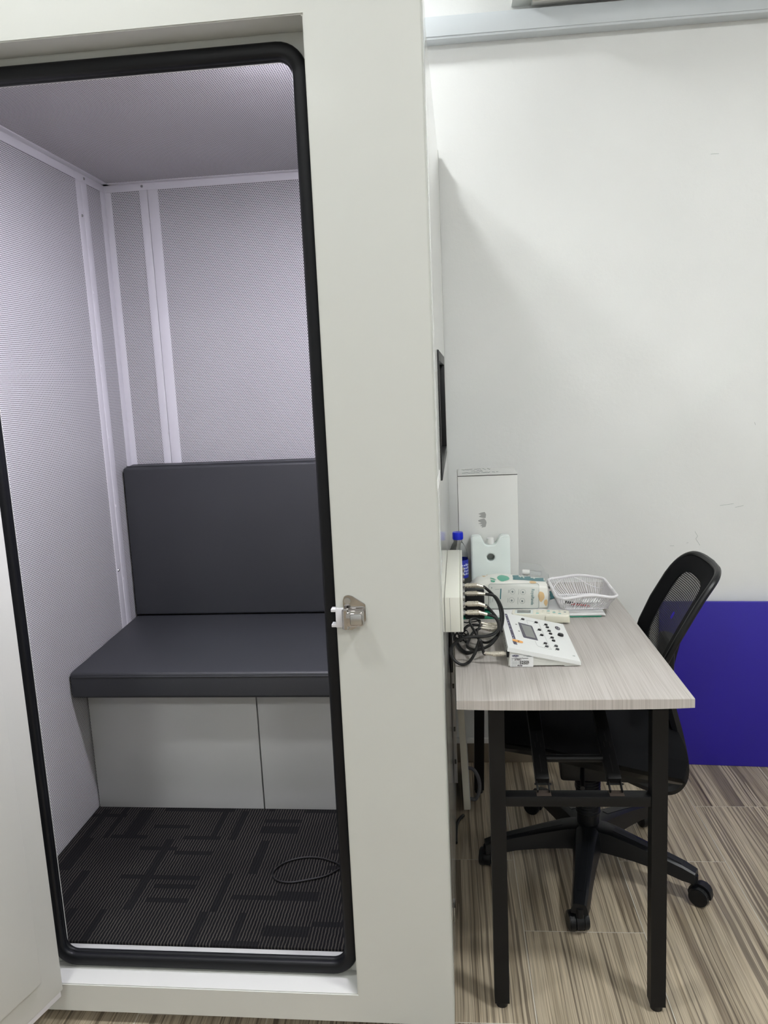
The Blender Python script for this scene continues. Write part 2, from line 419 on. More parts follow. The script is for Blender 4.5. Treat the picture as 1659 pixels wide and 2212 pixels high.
# old scratches and chips in the plaster
def wall_mark(pts, r, m='smudge', name='wall_scratch'):
    mb = MB()
    for a, b in zip(pts, pts[1:]):
        p, q = aty(a[0], a[1], WY-.0003), aty(b[0], b[1], WY-.0003)
        mb.cyl(p, q, r, n=5)
    return mb.build(name, m, bpy.data.objects['wall_back'])
for pts in ([(1501, 1148), (1507, 1158), (1503, 1164), (1512, 1178)], [(1447, 1179), (1456, 1179)], [(1483, 1173), (1487, 1172)], [(1555, 1092), (1585, 1088)], [(1588, 1096), (1606, 1092)], [(1535, 333), (1553, 332)], [(1630, 912), (1632, 918)]):
    wall_mark(pts, .0004, 'grey_pr')
for pts in ([(1212, 1196), (1217, 1210), (1219, 1226)], [(1098, 112), (1110, 150)], [(1300, 972), (1345, 969), (1402, 972)]):
    wall_mark(pts, .0005, 'paper')

# ceiling luminaires, with the two added fill lights at the rear
for i, (x, y, sz, st, lab) in enumerate(LAMPS):
    t = empty('ceiling_light', (x, y, CEIL_Z)); tag(t, lab, 'light', 'square ceiling lights')
    h = sz/2
    fr = MB(); o = (-h-.015, -h-.015, h+.015, h+.015); n = (-h, -h, h, h)
    for a in ((o[0], o[1], o[2], n[1]), (o[0], n[3], o[2], o[3]), (o[0], n[1], n[0], n[3]), (n[2], n[1], o[2], n[3])): fr.box(a[0], a[1], -.03, a[2], a[3], 0)
    fr.build('frame', 'white', t)
    MB().box(-h, -h, -.022, h, h, -.004).build('diffuser', emis('lamp_diffuser', (.97, 1, 1), st), t)
# air conditioner above the trunking
ac = empty('air_conditioner', (.236, WY, 2.541)); tag(ac, 'white wall air conditioner just above the cable trunking', 'air conditioner')
sec = [(-.0003, 0), (-.16, 0), (-.205, .05), (-.21, .2), (-.19, .28), (-.0003, .28)]
MB().loft([[(x, a, b) for a, b in sec] for x in (0, .005, .835, .84)]).build('body', 'acw', ac)
MB().box(.03, -.155, -.004, .81, -.08, .001, bev=.001).build('louver', 'dark', ac)
MB().box(.06, -.05, -.012, .78, -.02, .001, bev=.003).build('mounting_plate', 'white', ac)

# ================================================================== THE BOOTH
booth = empty('hearing_test_booth', BO, BA); tag(booth, 'cream steel hearing test booth with open door and grey perforated lining', 'booth')
XL, XR = -1.23, 0.0
IL, IR, IB, IF, IZ0, IZ1 = -1.112, -.12, 1.157, .10, .13, 2.086
TOP = 2.125
O = (-.932, .10, -.2075, 2.041)
MB().ring((XL, .03, XR, TOP), O, 0, .068, bev=.0022).build('front_frame', 'booth', booth)
MB().ring((O[0]-.05, O[1]-.04, O[2]+.05, O[3]+.05), (-.914, .120, -.2335, 2.003), .0682, IF, bev=.0012).build('door_rebate', 'booth', booth)
MB().box(XL, .068, .03, -1.19, 1.216, TOP-.001).build('outer_wall', 'booth', booth)
MB().box(-1.19, 1.176, .03, -.0, 1.216, TOP-.001).build('outer_wall', 'booth', booth)
MB().box(-1.19, .101, .03, -.03, 1.176, .118).build('floor_plinth', 'roof', booth)
MB().box(-1.19, .101, TOP-.03, -.03, 1.176, TOP-.001).build('roof_panel', 'roof', booth)
# right-hand side: corner post, dark joint, glossy side panel with window
MB().box(-.03, .0685, .03, 0, .215, TOP-.001, bev=.0015).build('corner_post', 'booth_gloss', booth)
MB().box(-.03, .215, .04, -.004, .222, 2.092).build('joint_gasket', 'grey_cable', booth)
sp = MB()
WN = (.33, 1.185, .97, 1.458)
for a in ((.222, .04, WN[0], 2.092), (WN[2], .04, 1.176, 2.092), (WN[0], .04, WN[2], WN[1]), (WN[0], WN[3], WN[2], 2.092)):
    sp.box(-.03, a[0], a[1], 0, a[2], a[3])
sp.build('side_panel', 'booth_gloss', booth)
wf = MB()
for a in ((WN[0]-.012, WN[1]-.012, WN[2]+.012, WN[1]+.012), (WN[0]-.012, WN[3]-.012, WN[2]+.012, WN[3]+.012), (WN[0]-.012, WN[1], WN[0]+.012, WN[3]), (WN[2]-.012, WN[1], WN[2]+.012, WN[3])):
    wf.box(-.031, a[0], a[1], .003, a[2], a[3], bev=.001)
ww = wf.build('side_window', 'black_plastic', booth)
MB().box(-.028, WN[0], WN[1], -.012, WN[2], WN[3]).build('pane', 'glass', ww)
MB().box(0, .19, .135, .004, .225, .172, bev=.0015).build('panel_catch', 'screw', booth)
MB().box(.0036, .196, .14, .0045, .219, .166).build('catch_slot', 'dark', booth)
MB().box(0, .02, 1.193, .0008, .2, 1.212).build('tape_strip', 'paper', booth)
# lining
MB().box(IL-.01, IF, IZ0, IL, .965, IZ1).build('perforated_panel', 'perf_yz', booth)
MB().box(IL-.01, 1.018, IZ0, IL, IB, IZ1).build('perforated_panel', 'perf_yz', booth)
MB().box(IR, IF, IZ0, IR+.01, IB, IZ1).build('perforated_panel', 'perf_yz', booth)
MB().box(IL, IB, IZ0, -.988, IB+.01, IZ1).build('perforated_panel', 'perf_xz', booth)
MB().box(-.9285, IB, IZ0, IR, IB+.01, IZ1).build('perforated_panel', 'perf_xz', booth)
MB().box(IL, IF, IZ1, IR, IB, IZ1+.01).build('perforated_ceiling', 'perf_xy', booth)
MB().box(IL-.004, .958, IZ0, IL+.003, .990, IZ1-.025, bev=.001).build('cover_strip', 'alu', booth)
MB().box(IL-.004, .989, IZ0, IL+.0055, 1.022, IZ1-.025, bev=.0015).build('cover_strip', 'alu', booth)
MB().box(-.990, IB-.0035, IZ0, -.963, IB+.004, IZ1-.0235, bev=.001).build('cover_strip', 'alu', booth)
MB().box(-.9615, IB-.0035, IZ0, -.9265, IB+.004, IZ1-.0235, bev=.001).build('cover_strip', 'alu', booth)
def angle(name, a, b):
    return MB().box(*a, bev=.0008).box(*b, bev=.0008).build(name, 'alu', booth)
angle('corner_angle', (IL, IB-.034, IZ0, IL+.003, IB, IZ1-.025), (IL, IB-.003, IZ0, IL+.024, IB, IZ1-.025))
angle('ceiling_angle', (IL, IB-.003, IZ1-.024, IR, IB, IZ1), (IL, IB-.024, IZ1-.003, IR, IB, IZ1))
angle('ceiling_angle', (IL, IF, IZ1-.026, IL+.0035, IB, IZ1), (IL, IF, IZ1-.003, IL+.024, IB, IZ1))
def screw(p, n):
    p, n = Vector(p), Vector(n)
    MB().cyl(p-n*.001, p+n*.0022, .0052, .0035, n=14).cyl(p+n*.0018, p+n*.0026, .0018, n=6).build('screw', 'screw', booth)
screw((-.979, IB-.003, 2.074), (0, -1, 0)); screw((IL+.0035, 1.012, 2.0725), (1, 0, 0)); screw((IL+.003, .976, 1.955), (1, 0, 0)); screw((IL+.003, .968, .818), (1, 0, 0))
for z in (1.955, 1.72, 1.49, 1.26): MB().cyl((-.9623, IB-.006, z), (-.9623, IB-.006, z+.008), .002, n=8).build('rivet', 'alu', booth)
for z in (1.72, 1.49, 1.26, 1.03, .78): MB().cyl((IL+.006, .992, z), (IL+.006, .992, z+.008), .002, n=8).build('rivet', 'alu', booth)
# floor of the cabin
MB().box(IL, IF-.004, .1205, IR, IB, IZ0, bev=.002).build('carpet', 'carpet', booth)
MB().box(-.914, .0705, .1205, -.2335, IF+.008, .1235, bev=.0008).build('threshold', 'sillm', booth)
# sill is the inside of the front frame; black door seal
def seal_path(x0, z0, x1, z1, r, y):
    return [(p[0], y, p[1]) for p in rrect(x0, z0, x1, z1, r, 8)]
pr = []
for k in range(24):
    a = 2*math.pi*k/24; pr.append((math.copysign(abs(math.cos(a))**.7, math.cos(a)), math.copysign(abs(math.sin(a))**.7, math.sin(a))*.85))
sl = MB().tube(seal_path(-.912, .117, -.2265, 2.0095, .042, .060), .0145, closed=True, prof=pr, up=(0, 1, 0)).build('door_seal', 'rubber', booth)
MB().tube(seal_path(-.904, .1275, -.2355, 2.000, .034, .066), .0075, closed=True, n=12, up=(0, 1, 0)).build('seal_lip', 'rubber', sl)
MB().box(-.2285, .0655, .104, -.209, .0685, .150, bev=.0006).build('seal_cover', 'booth', booth)
# door, hinged on the left and swung well open
hx, hy = -.8675, -.017
d1 = Vector((-.892, -.098, 0)) - Vector((hx, hy, 0))
th = math.atan2(d1.y, d1.x)
dm = Matrix.Translation((hx, hy, 0)) @ Matrix.Rotation(th, 4, 'Z')
door = MB().box(0, -.075, .101, .74, 0, 2.03, bev=.003, mtx=dm)
door = door.build('door', 'booth', booth)
MB().box(0.004, -.045, .085, .74, -.004, .103, bev=.002, mtx=dm).build('bottom_strip', 'alu', door)
MB().box(.06, .0, .17, .68, .012, 1.96, bev=.004, mtx=dm).build('inner_panel', 'booth', door)
for z in (.35, 1.75):
    MB().cyl(dm @ Vector((-.008, -.04, z)), dm @ Vector((-.008, -.04, z+.12)), .011, n=16).build('hinge', 'chrome', door)
# chrome latch keeper on the right stile
lt = MB()
pl = [(-.192, .938), (-.192, .985), (-.1885, .9935), (-.181, .9955), (-.1735, .9935), (-.148, .976), (-.148, .944), (-.153, .937), (-.176, .9245), (-.186, .9245), (-.191, .929)]
lt.prism([(a+.1, -b) for a, b in pl], .004, Matrix.Translation((-.1, 0, 0)) @ Matrix.Rotation(R(90), 4, 'X') @ Matrix.Scale(-1, 4, (0, 1, 0)), bev=.001)
latch = lt.build('latch_keeper', 'chrome', booth)
lb = MB(); lb.box(-.1915, -.026, .936, -.150, -.002, .968, bev=.006, seg=3)
lb.build('latch_body', 'chrome', latch)
MB().box(-.176, -.0285, .941, -.152, -.024, .963, bev=.003).build('body_plate', 'screw', latch)
MB().cyl((-.186, -.02, .932), (-.186, -.02, .971), .0065, n=18, bev=.001).build('roller', 'chrome', latch)
MB().cyl((-.183, -.0035, .984), (-.183, -.0065, .984), .0065, n=20, bev=.001).build('screw', 'screw', latch)
MB().cyl((-.181, -.0035, .9315), (-.181, -.006, .9315), .0045, n=16).build('screw', 'screw', latch)
lk = MB(); lk.box(-.2075, -.006, .930, -.1915, -.002, .970, bev=.001); lk.box(-.2165, -.006, .962, -.2065, .012, .968, bev=.001).box(-.2165, -.006, .931, -.2065, .012, .937, bev=.001)
lk.build('shim_bracket', 'alu', latch)

# lamp inside the cabin, on its ceiling behind the door head
cl = empty('cabin_lamp', bw(-.30, .19, IZ1-.001), BA); tag(cl, 'small round cool-white lamp on the booth ceiling', 'lamp')
MB().lathe([(.0, -.0), (.052, -.0), (.055, -.006), (.05, -.016), (.044, -.016)], n=32).build('housing', 'white', cl)
MB().lathe([(0, -.0165), (.043, -.0165), (.043, -.019), (0, -.021)], n=32).build('diffuser', emis('cabin_lamp_diffuser', (.90, .87, 1), 1150), cl)

# padded bench in the booth
bench = empty('padded_bench', bw(-.62, .9, IZ0), BA); tag(bench, 'charcoal vinyl padded bench built into the booth', 'bench')
def bpart(mb, name, m):
    o = mb.build(name, m, bench); o.location = (.62, -.9, -IZ0); return o
bpart(MB().box(-1.108, .672, IZ0, -.5835, .69, .525, bev=.001), 'front_board', 'bench')
bpart(MB().box(-.5795, .672, IZ0, -.125, .69, .525, bev=.001), 'front_board', 'bench')
def cushion(x0, x1, sec, r=.007, nseg=6):
    """cushion with a rounded side profile sec (y,z list) extruded along x with pillowed ends"""
    cy = sum(p[0] for p in sec)/len(sec); cz = sum(p[1] for p in sec)/len(sec); secs = []
    for k in range(nseg+1):
        a = R(90*k/nseg); ins = r*(1-math.sin(a)); secs.append((x0+r*(1-math.cos(a)), ins))
    secs = secs + [(x0+x1-x, i) for x, i in reversed(secs)]
    def shr(p, i):
        d = Vector((p[0]-cy, p[1]-cz)); L = d.length
        return (p[0]-math.copysign(min(i, abs(d.x)), d.x), p[1]-math.copysign(min(i, abs(d.y)), d.y))
    return MB().loft([[(x, *shr(p, i)) for p in sec] for x, i in secs])
def round_poly(poly, r, n=5):
    out = []; N = len(poly)
    for i in range(N):
        p, a, b = Vector(poly[i]), Vector(poly[i-1]), Vector(poly[(i+1) % N])
        u, v = (a-p).normalized(), (b-p).normalized(); p0, p1 = p+u*r, p+v*r
        for k in range(n+1):
            t = k/n; out.append(tuple((1-t)**2*p0+2*t*(1-t)*p+t*t*p1))
    return out
so = bpart(cushion(-1.108, -.124, round_poly([(.582, .528), (.582, .606), (1.15, .632), (1.15, .528)], .010)), 'seat_cushion', 'vinyl')
bo = bpart(cushion(-1.104, -.124, round_poly([(1.058, .6325), (1.066, 1.15), (1.15, 1.156), (1.15, .6365)], .008)), 'backrest_cushion', 'vinyl')
o = MB().tube([(x, 1.0805, 1.1530+.001) for x in (-1.095, -.6, -.13)], .0022, n=8).build('piping', 'vinyl', bo)
o = MB().tube([(x, .5822, .594) for x in (-1.098, -.6, -.13)], .0018, n=8).build('stitch_seam', 'vinyl', so)

# loop of thin cable lying on the booth carpet
cp = [(745, 1884), (733, 1868), (716, 1860), (690, 1853), (660, 1852), (630, 1858), (607, 1868), (592, 1881), (590, 1893), (602, 1903), (628, 1906), (662, 1901), (700, 1893), (725, 1881), (742, 1871)]
cbl = MB().tube(smooth_path([atz(a, b, .1325+(.002 if 0 < i < 14 else 0)) for i, (a, b) in enumerate(cp)], 5), .0021, n=8).build('thin_cable', 'cable')
tag(cbl, 'thin black cable looped on the booth carpet', 'cable')

# ================================================================== THE DESK
TX, TY0, TY1, TZ = .478, 1.502, 2.405, .75
desk = empty('folding_desk', (TX/2, (TY0+TY1)/2, 0)); tag(desk, 'narrow folding desk with pale wood-grain top and black steel legs', 'desk')
def dp(mb, name, m, parent=None):
    o = mb.build(name, m, parent or desk)
    if parent is None: o.location = (-TX/2, -(TY0+TY1)/2, 0)
    return o
top = dp(MB().box(0, TY0, TZ-.017, TX, TY1, TZ, bev=.0012), 'tabletop', 'lam')
eb = MB()                                         # edge band, bulging a little along its lower edge
secs = []
for k in range(13):
    t = k/12; x = .0005+t*(TX-.001); sag = .0035*math.sin(math.pi*t)**.7
    secs.append([(x, TY0-.0012, TZ-.0008), (x, TY0+.001, TZ-.0008), (x, TY0+.001, TZ-.0195-sag), (x, TY0-.0012-.0006*math.sin(9*t), TZ-.0190-sag)])
dp(eb.loft(secs), 'edge_band', 'lam')
dp(MB().box(.03, TY0+.05, TZ-.026, TX-.03, TY1-.05, TZ-.0172), 'underside_board', 'black_metal')
LX = (.0665, .402); LW = .0325
for yy in (1.53, 2.345):
    for x in LX:
        fx = .006 if x > .2 else 0
        sp_ = .095 if yy > 2 else 0        # the rear legs are kicked back a little
        b = MB().loft([[(x+fx*(1-t)+a-.15*sp_*(1-t), yy+c+sp_*(1-t), z) for a, c in ((0, 0), (LW, 0), (LW, LW), (0, LW))] for t, z in ((0, .014), (1, TZ-.018))])
        dp(b, 'leg', 'black_metal')
        dp(MB().cyl((x+fx+LW/2-.15*sp_, yy+LW/2+sp_, 0), (x+fx+LW/2-.15*sp_, yy+LW/2+sp_, .016), .0135, .015, n=16), 'foot_cap', 'black_plastic')
    sp_ = .03 if yy > 2 else 0
    dp(MB().box(LX[0]+LW-.003, yy+.002+sp_, .4945, LX[1]+.002, yy+LW-.002+sp_, .5175, bev=.0015), 'crossbar', 'black_metal')
    dp(MB().box(LX[0]-.01, yy, TZ-.030, LX[1]+LW+.01, yy+LW, TZ-.0172, bev=.001), 'top_rail', 'black_metal')
# folding stays: hinged on the front crossbar, running up and back under the top
for xs in (.1665, .3195):
    p0 = Vector((xs, 1.556, .528)); p1 = Vector((xs, 1.985, TZ-.03)); d = (p1-p0).normalized(); nrm = Vector((1, 0, 0)).cross(d)
    mtx = frame_m(p0, (1, 0, 0), d)
    L = (p1-p0).length
    br = dp(MB().box(0, .012, -.011, .029, L*.5, .011, bev=.0015, mtx=mtx).box(.002, L*.46, -.009, .027, L, .009, bev=.0015, mtx=mtx), 'brace', 'black_metal')
    for xe in (.001, .026): 
        o = MB().box(xe, -.012, -.009, xe+.0025, .02, .004, bev=.0005, mtx=mtx).build('hinge_ear', 'black_metal', br)
    MB().cyl(mtx @ Vector((-.003, .008, -.002)), mtx @ Vector((.033, .008, -.002)), .0022, n=8).build('pivot_pin', 'black_metal', br)
    for a, b_, c in ((.0143, .03, .075), (.0143, .11, .135), (.008, .095, .11), (.0205, .095, .11)):
        MB().box(a-.0008, b_, .0109, a+.0008, c, .0116, mtx=mtx).build('slot_mark', 'dark', br)
    dp(MB().box(xs-.001, 1.535, .517, xs+.03, 1.558, .5185, bev=.0004), 'rusty_stub', 'rust')
dp(MB().cyl((.1955, 1.622, .559), (.3195, 1.622, .559), .0085, n=16), 'stay_rod', 'black_metal')

# ================================================================== THE CHAIR
CZ = R(-4)
chair = empty('office_chair', (.365, 2.055, 0), CZ); tag(chair, 'black mesh-back swivel office chair pushed under the desk', 'chair')
star = MB().lathe([(.0, .078), (.046, .078), (.050, .092), (.044, .136), (.03, .142), (0, .142)], n=28).build('hub', 'black_plastic', chair)
Rw = .290
def arm_sections(a):
    c, s_ = math.cos(a), math.sin(a); out = []
    for r, hw, zt, zb in ((.02, .042, .140, .078), (.07, .036, .137, .080), (.14, .030, .125, .078), (.21, .026, .111, .072), (.265, .024, .099, .062), (.296, .021, .088, .060)):
        poly = [(-hw, zb), (-hw*.92, (zb+zt)/2), (-hw*.78, zt-.004), (-hw*.55, zt), (hw*.55, zt), (hw*.78, zt-.004), (hw*.92, (zb+zt)/2), (hw, zb)]
        out.append([(r*c-p*s_, r*s_+p*c, z) for p, z in poly])
    return out
for k in range(5):
    a = R(256-72*k+(2 if k == 4 else 0)) - CZ
    arm = MB().loft(arm_sections(a)).build('base_arm', 'black_plastic', chair)
    MB().loft([[((r*math.cos(a)-p*math.sin(a)), r*math.sin(a)+p*math.cos(a), z) for p, z in ((-.009, zt-.003), (-.009, zt+.0012), (.009, zt+.0012), (.009, zt-.003))] for r, zt in ((.075, .1365), (.14, .1252), (.21, .1112), (.26, .1005))]).build('arm_rib', 'black_plastic', arm)
    w_ = empty('caster'); w_.parent = chair
    px_, py_ = Rw*math.cos(a), Rw*math.sin(a)
    wa = {0: R(8), 1: R(-14), 2: R(60), 3: R(20), 4: R(-125)}[k]-CZ
    ax = Vector((math.cos(wa), math.sin(wa), 0)); trail = Vector((-ax.y, ax.x, 0))*.018
    c0 = Vector((px_, py_, .0265))+trail
    cast = MB()
    hood = MB()
    mh = frame_m(c0, ax, (-ax.y, ax.x, 0))
    hood.loft([[mh @ Vector((x, .030*math.cos(R(t)), .002+.030*math.sin(R(t)))) for t in range(-10, 215, 15)] for x in (-.0095, .0095)])
    hood.cyl(Vector((px_, py_, .05)), Vector((px_, py_, .075)), .011, n=14)
    ho = hood.build('caster', 'black_plastic', chair)
    for sg in (-1, 1):
        MB().cyl(c0+ax*(sg*.0105), c0+ax*(sg*.0255), .0262, .0245, n=26, bev=.002).build('wheel', 'black_plastic', ho)
    bpy.data.objects.remove(w_)
prof = [(.0, .14), (.031, .14), (.031, .172)]
z = .172
while z < .285: prof += [(.031, z), (.0345, z+.0035), (.031, z+.007)]; z += .0085
prof += [(.03, .296), (0, .296)]
MB().lathe(prof, n=28).build('gas_lift_bellows', 'black_plastic', chair)
MB().box(-.08, -.06, .292, .17, .06, .372, bev=.008).build('tilt_mechanism', 'black_plastic', chair)
MB().tube([(-.02, -.05, .34), (-.03, -.14, .345), (-.035, -.20, .352)], .006, n=10).build('height_lever', 'black_plastic', chair)
def seat_sections(top, bot, hw):
    out = []
    n = 14
    for k in range(n+1):
        t = -1+2*k/n; e = (1-abs(t)**5)**.5*.999+.001
        sec = []
        m_ = 16
        for j in range(m_+1):
            u = -1+2*j/m_; x = -.02+.25*u*(.9+.1*e); sec.append((x, hw*t, top(u, e)))
        for j in range(m_, -1, -1):
            u = -1+2*j/m_; x = -.02+.245*u*(.9+.1*e); sec.append((x, hw*t, bot(u, e)))
        out.append(sec)
    return out
def zc(u): return .448-.048*u-.012*max(0, -u-.6)/.4
MB().loft(seat_sections(lambda u, e: zc(u)+.042*e, lambda u, e: zc(u)-.040*e, .225)).build('seat_cushion', 'black_fabric', chair)
MB().loft(seat_sections(lambda u, e: zc(u)-.028, lambda u, e: zc(u)-.030-.045*e*(1-.35*u*u), .185)).build('seat_shell', 'black_plastic', chair)
# J-shaped back support
jp = smooth_path([(.08, 0, .312), (.16, 0, .276), (.215, 0, .268), (.243, 0, .295), (.248, 0, .345), (.232, 0, .43), (.207, 0, .53), (.202, 0, .61), (.218, 0, .69)], 6)
MB().tube(jp, 1, prof=[(-.045, -.013), (.045, -.013), (.05, 0), (.045, .013), (-.045, .013), (-.05, 0)], up=None).build('back_support', 'black_plastic', chair)
def bprof(s_):
    P_ = [(.170, .57), (.183, .655), (.222, .745), (.273, .835), (.316, .890)]
    f = s_*4; i = min(int(f), 3); t = f-i
    p0, p1, p2, p3 = P_[max(i-1, 0)], P_[i], P_[i+1], P_[min(i+2, 4)]
    return tuple(.5*((2*p1[q])+(p2[q]-p0[q])*t+(2*p0[q]-5*p1[q]+4*p2[q]-p3[q])*t*t+(3*p1[q]-p0[q]-3*p2[q]+p3[q])*t**3) for q in (0, 1))
def bpt(s_, t_, off=0):
    x, z_ = bprof(max(0, min(1, s_))); wd = .142+.035*math.sin(math.pi*min(1, s_*.8+.1))
    return Vector((x-.022*t_*t_+off, .02+wd*t_, z_+.4*off))
def se(k, n, sc):
    a = 2*math.pi*k/n; c, s_ = math.cos(a), math.sin(a)
    t_ = math.copysign(abs(c)**.42, c)*sc; v = math.copysign(abs(s_)**.42, s_)*sc
    return .5+.5*v, t_
NB = 64
def bring(sc, off): return [bpt(*se(k, NB, sc), off) for k in range(NB)]
MB().loft([bring(1, 0), bring(1.0, .012), bring(.96, .016), bring(.72, .009), bring(.62, .006), bring(.62, -.002), bring(.72, -.005), bring(.97, -.006), bring(1, 0)], cap=False).build('backrest_frame', 'black_fabric', chair)
MB().tube(bring(1.0, .005), .0085, closed=True, n=10).build('frame_piping', 'black_plastic', chair)
mb = MB(); rings = [bring(sc, .002) for sc in (.64, .5, .35, .2, .05)]
mb.loft(rings, cap=False); mb.build('backrest_mesh', 'meshfab', chair)
MB().box(.196, -.06, .60, .216, .06, .69, bev=.008).build('lumbar_bracket', 'black_plastic', chair)

# ================================================================== UNDER THE DESK, BESIDE THE BOOTH
wb = empty('leaning_board', (.025, 2.34, 0)); tag(wb, 'narrow cream board leaning on edge under the desk beside the booth', 'board')
sh = Matrix.Rotation(R(-1.9), 4, 'Y')
o = MB().box(0, 0, .0009, .0205, .26, .60, bev=.0012, mtx=sh).build('board', 'wboard', wb); o.location = (-.0105, 0, 0)
o = MB().box(.0206, .002, .004, .0226, .258, .59, mtx=sh).build('grey_face', 'bench', wb); o.location = (-.0105, 0, 0)
gp = [(.038, 2.37, .05), (.056, 2.36, .085), (.060, 2.36, .05), (.050, 2.365, .012), (.030, 2.36, .006), (-.005, 2.30, .005), (-.012, 2.22, .005)]
gc = MB().tube(smooth_path([(.030, 2.40, .118), (.050, 2.395, .115), (.066, 2.39, .085), (.068, 2.39, .045), (.056, 2.395, .010), (.036, 2.40, .007)], 6), .006, n=10).build('grey_cable', 'grey_cable')
tag(gc, 'thick grey cable looping behind the leaning board under the desk', 'cable')
bc = MB().tube(smooth_path([(.012, 2.30, .007), (-.004, 2.27, .007), (-.012, 2.23, .006), (-.014, 2.15, .006)], 6), .005, n=10).build('black_cable', 'cable')
tag(bc, 'black cable on the floor between booth and leaning board', 'cable')
sb = empty('slotted_bracket', bw(.001, .62, .25), BA); tag(sb, 'grey slotted steel bracket on the booth side below the desk', 'bracket')
MB().box(0, 0, 0, .003, .035, .53, bev=.0008).box(0, 0, 0, .011, .003, .53, bev=.0008).build('channel', 'steel', sb)
for z in (.06, .16, .29, .39, .47): MB().box(.0035, -.0006, z, .0085, .0006, z+.014).build('slot', 'dark', sb)
MB().box(0, -.06, .36, .008, -.012, .48, bev=.002).build('cable_clip', 'black_plastic', sb)

# ================================================================== ON THE DESK
# ---- jack panel on the booth side, over the desk edge
JY0, JY1, JZ0, JZ1, JX = .24, .728, .8345, .9165, .0415
jb = empty('jack_panel', bw(0, JY0, JZ0), BA); tag(jb, 'ivory jack panel box on the booth side above the desk edge', 'jack panel')
L = JY1-JY0; H = JZ1-JZ0
MB().box(.0005, 0, 0, JX-.006, L, H, bev=.0015).build('box_body', 'jack', jb)
MB().box(JX-.0055, -.001, .0005, JX, L+.001, H-.0005, bev=.0012).build('face_plate', 'jack', jb)
MB().box(.012, -.0004, .001, .0128, .0004, H-.001).build('seam', 'smudge', jb)
# plugs: (photo position of the plug tail, distance) come out of the face plate towards the desk
def jack_row(ys, zs):
    for y_ in ys:
        for z_ in zs:
            MB().cyl((JX-.001, y_-JY0, z_-JZ0), (JX+.004, y_-JY0, z_-JZ0), .0065, n=16, bev=.0008).cyl((JX+.003, y_-JY0, z_-JZ0), (JX+.0055, y_-JY0, z_-JZ0), .0048, n=16).build('jack_socket', 'screw', jb)
jack_row((.28, .33, .385, .44, .495, .55, .605), (.889,))
jack_row((.28, .33, .385, .44, .495), (.868,))
def plug(mb, p0, d, bend):
    """nickel jack plug from p0 along d, with a tapered, bent tail; returns the tail end"""
    d = Vector(d).normalized(); p0 = Vector(p0)
    mb.cyl(p0, p0+d*.004, .0042, n=14); mb.cyl(p0+d*.004, p0+d*.031, .0062, n=18, bev=.0008)
    for k in range(3):
        for a in range(0, 360, 60):
            q = d.orthogonal().normalized(); q = Matrix.Rotation(R(a), 3, d) @ q
            mb.cyl(p0+d*(.018+k*.0045)+q*.0058, p0+d*(.018+k*.0045)+q*.0064, .0011, n=6)
    e = p0+d*.031; b2 = (d+Vector(bend)).normalized()
    mb.cyl(e-d*.001, e+b2*.02, .0052, .0038, n=14)
    return e+b2*.02, b2
def jackw(y_, z_): return bw(JX+.0052, y_, z_)
def cable_set(name, label, plugs, path, r, m='cable'):
    root = empty(name, plugs[0][0]); tag(root, label, 'cable', 'audio cables between jack panel and audiometer')
    inv = Vector(plugs[0][0])
    pts = [Vector(p) for p in path]
    for i, (p, d, b) in enumerate(plugs):
        mb = MB(); e, _ = plug(mb, p, d, b); o = mb.build('plug', 'nickel', root); o.location = -inv
        if i == 0: pts = [e-_*.004, e] + pts
        else: pts = pts + [e, e-_*.004]
    o = MB().tube(smooth_path(pts, 7), r, n=10).build('cord', m, root); o.location = -inv
    return root
# ---- audiometer: wedge with its high end and sockets to the left
AX0, AX1, AY0, AY1 = .119, .2815, 1.682, 1.948
AZL, AZR = .799, .7625
def atop(x): return AZL+(AZR-AZL)*(x-AX0)/(AX1-AX0)
PN = Vector((-(AZR-AZL), 0, AX1-AX0)).normalized(); P0 = Vector((AX0, AY0, AZL))
aud = empty('audiometer', ((AX0+AX1)/2, (AY0+AY1)/2, TZ)); tag(aud, 'white wedge-shaped audiometer with dark knobs and small screen on the desk', 'audiometer')
AI = -Vector(aud.location)
def ap(mb, name, m, parent=None):
    o = mb.build(name, m, parent or aud)
    if parent is None: o.location = AI
    return o
base_sec = [(AX0+.0015, TZ+.0035), (AX0+.006, AZL-.009), (AX1-.034, atop(AX1-.034)-.009), (AX1-.001, atop(AX1)-.008), (AX1-.004, TZ+.0022), (AX1-.034, TZ+.001), (AX1-.037, TZ+.0035)]
ap(MB().loft([[(x, y, z) for x, z in base_sec] for y in (AY0+.002, AY0+.0035, AY1-.0035, AY1-.002)]), 'base_shell', 'device_side')
rc = [(AX0+.03, AZL-.022), (AX1-.045, atop(AX1-.045)-.0125), (AX1-.045, atop(AX1-.045)-.0145), (AX0+.03, AZL-.028)]
ap(MB().loft([[(x, AY0+.0012, z) for x, z in rc], [(x, AY0+.0025, z) for x, z in rc]]), 'side_ledge', 'device_side')
topsec = round_poly([(AX0-.001, AZL-.010), (AX0+.001, AZL), (AX1+.001, AZR), (AX1+.0015, AZR-.009)], .0012, 3)
tsh = MB().loft([[(x, y, z) for x, z in topsec] for y in (AY0-.001, AY1+.001)])
ap(tsh, 'top_shell', 'device')
for x, y in ((AX0+.02, AY0+.02), (AX0+.02, AY1-.03), (AX1-.05, AY0+.02), (AX1-.05, AY1-.03)):
    ap(MB().cyl((x, y, TZ), (x, y, TZ+.004), .007, n=14), 'rubber_foot', 'rubber')
ap(MB().box(AX0+.012, AY0+.012, TZ+.0012, AX1-.04, AY1-.012, TZ+.004), 'bottom_plate', 'black_plastic')
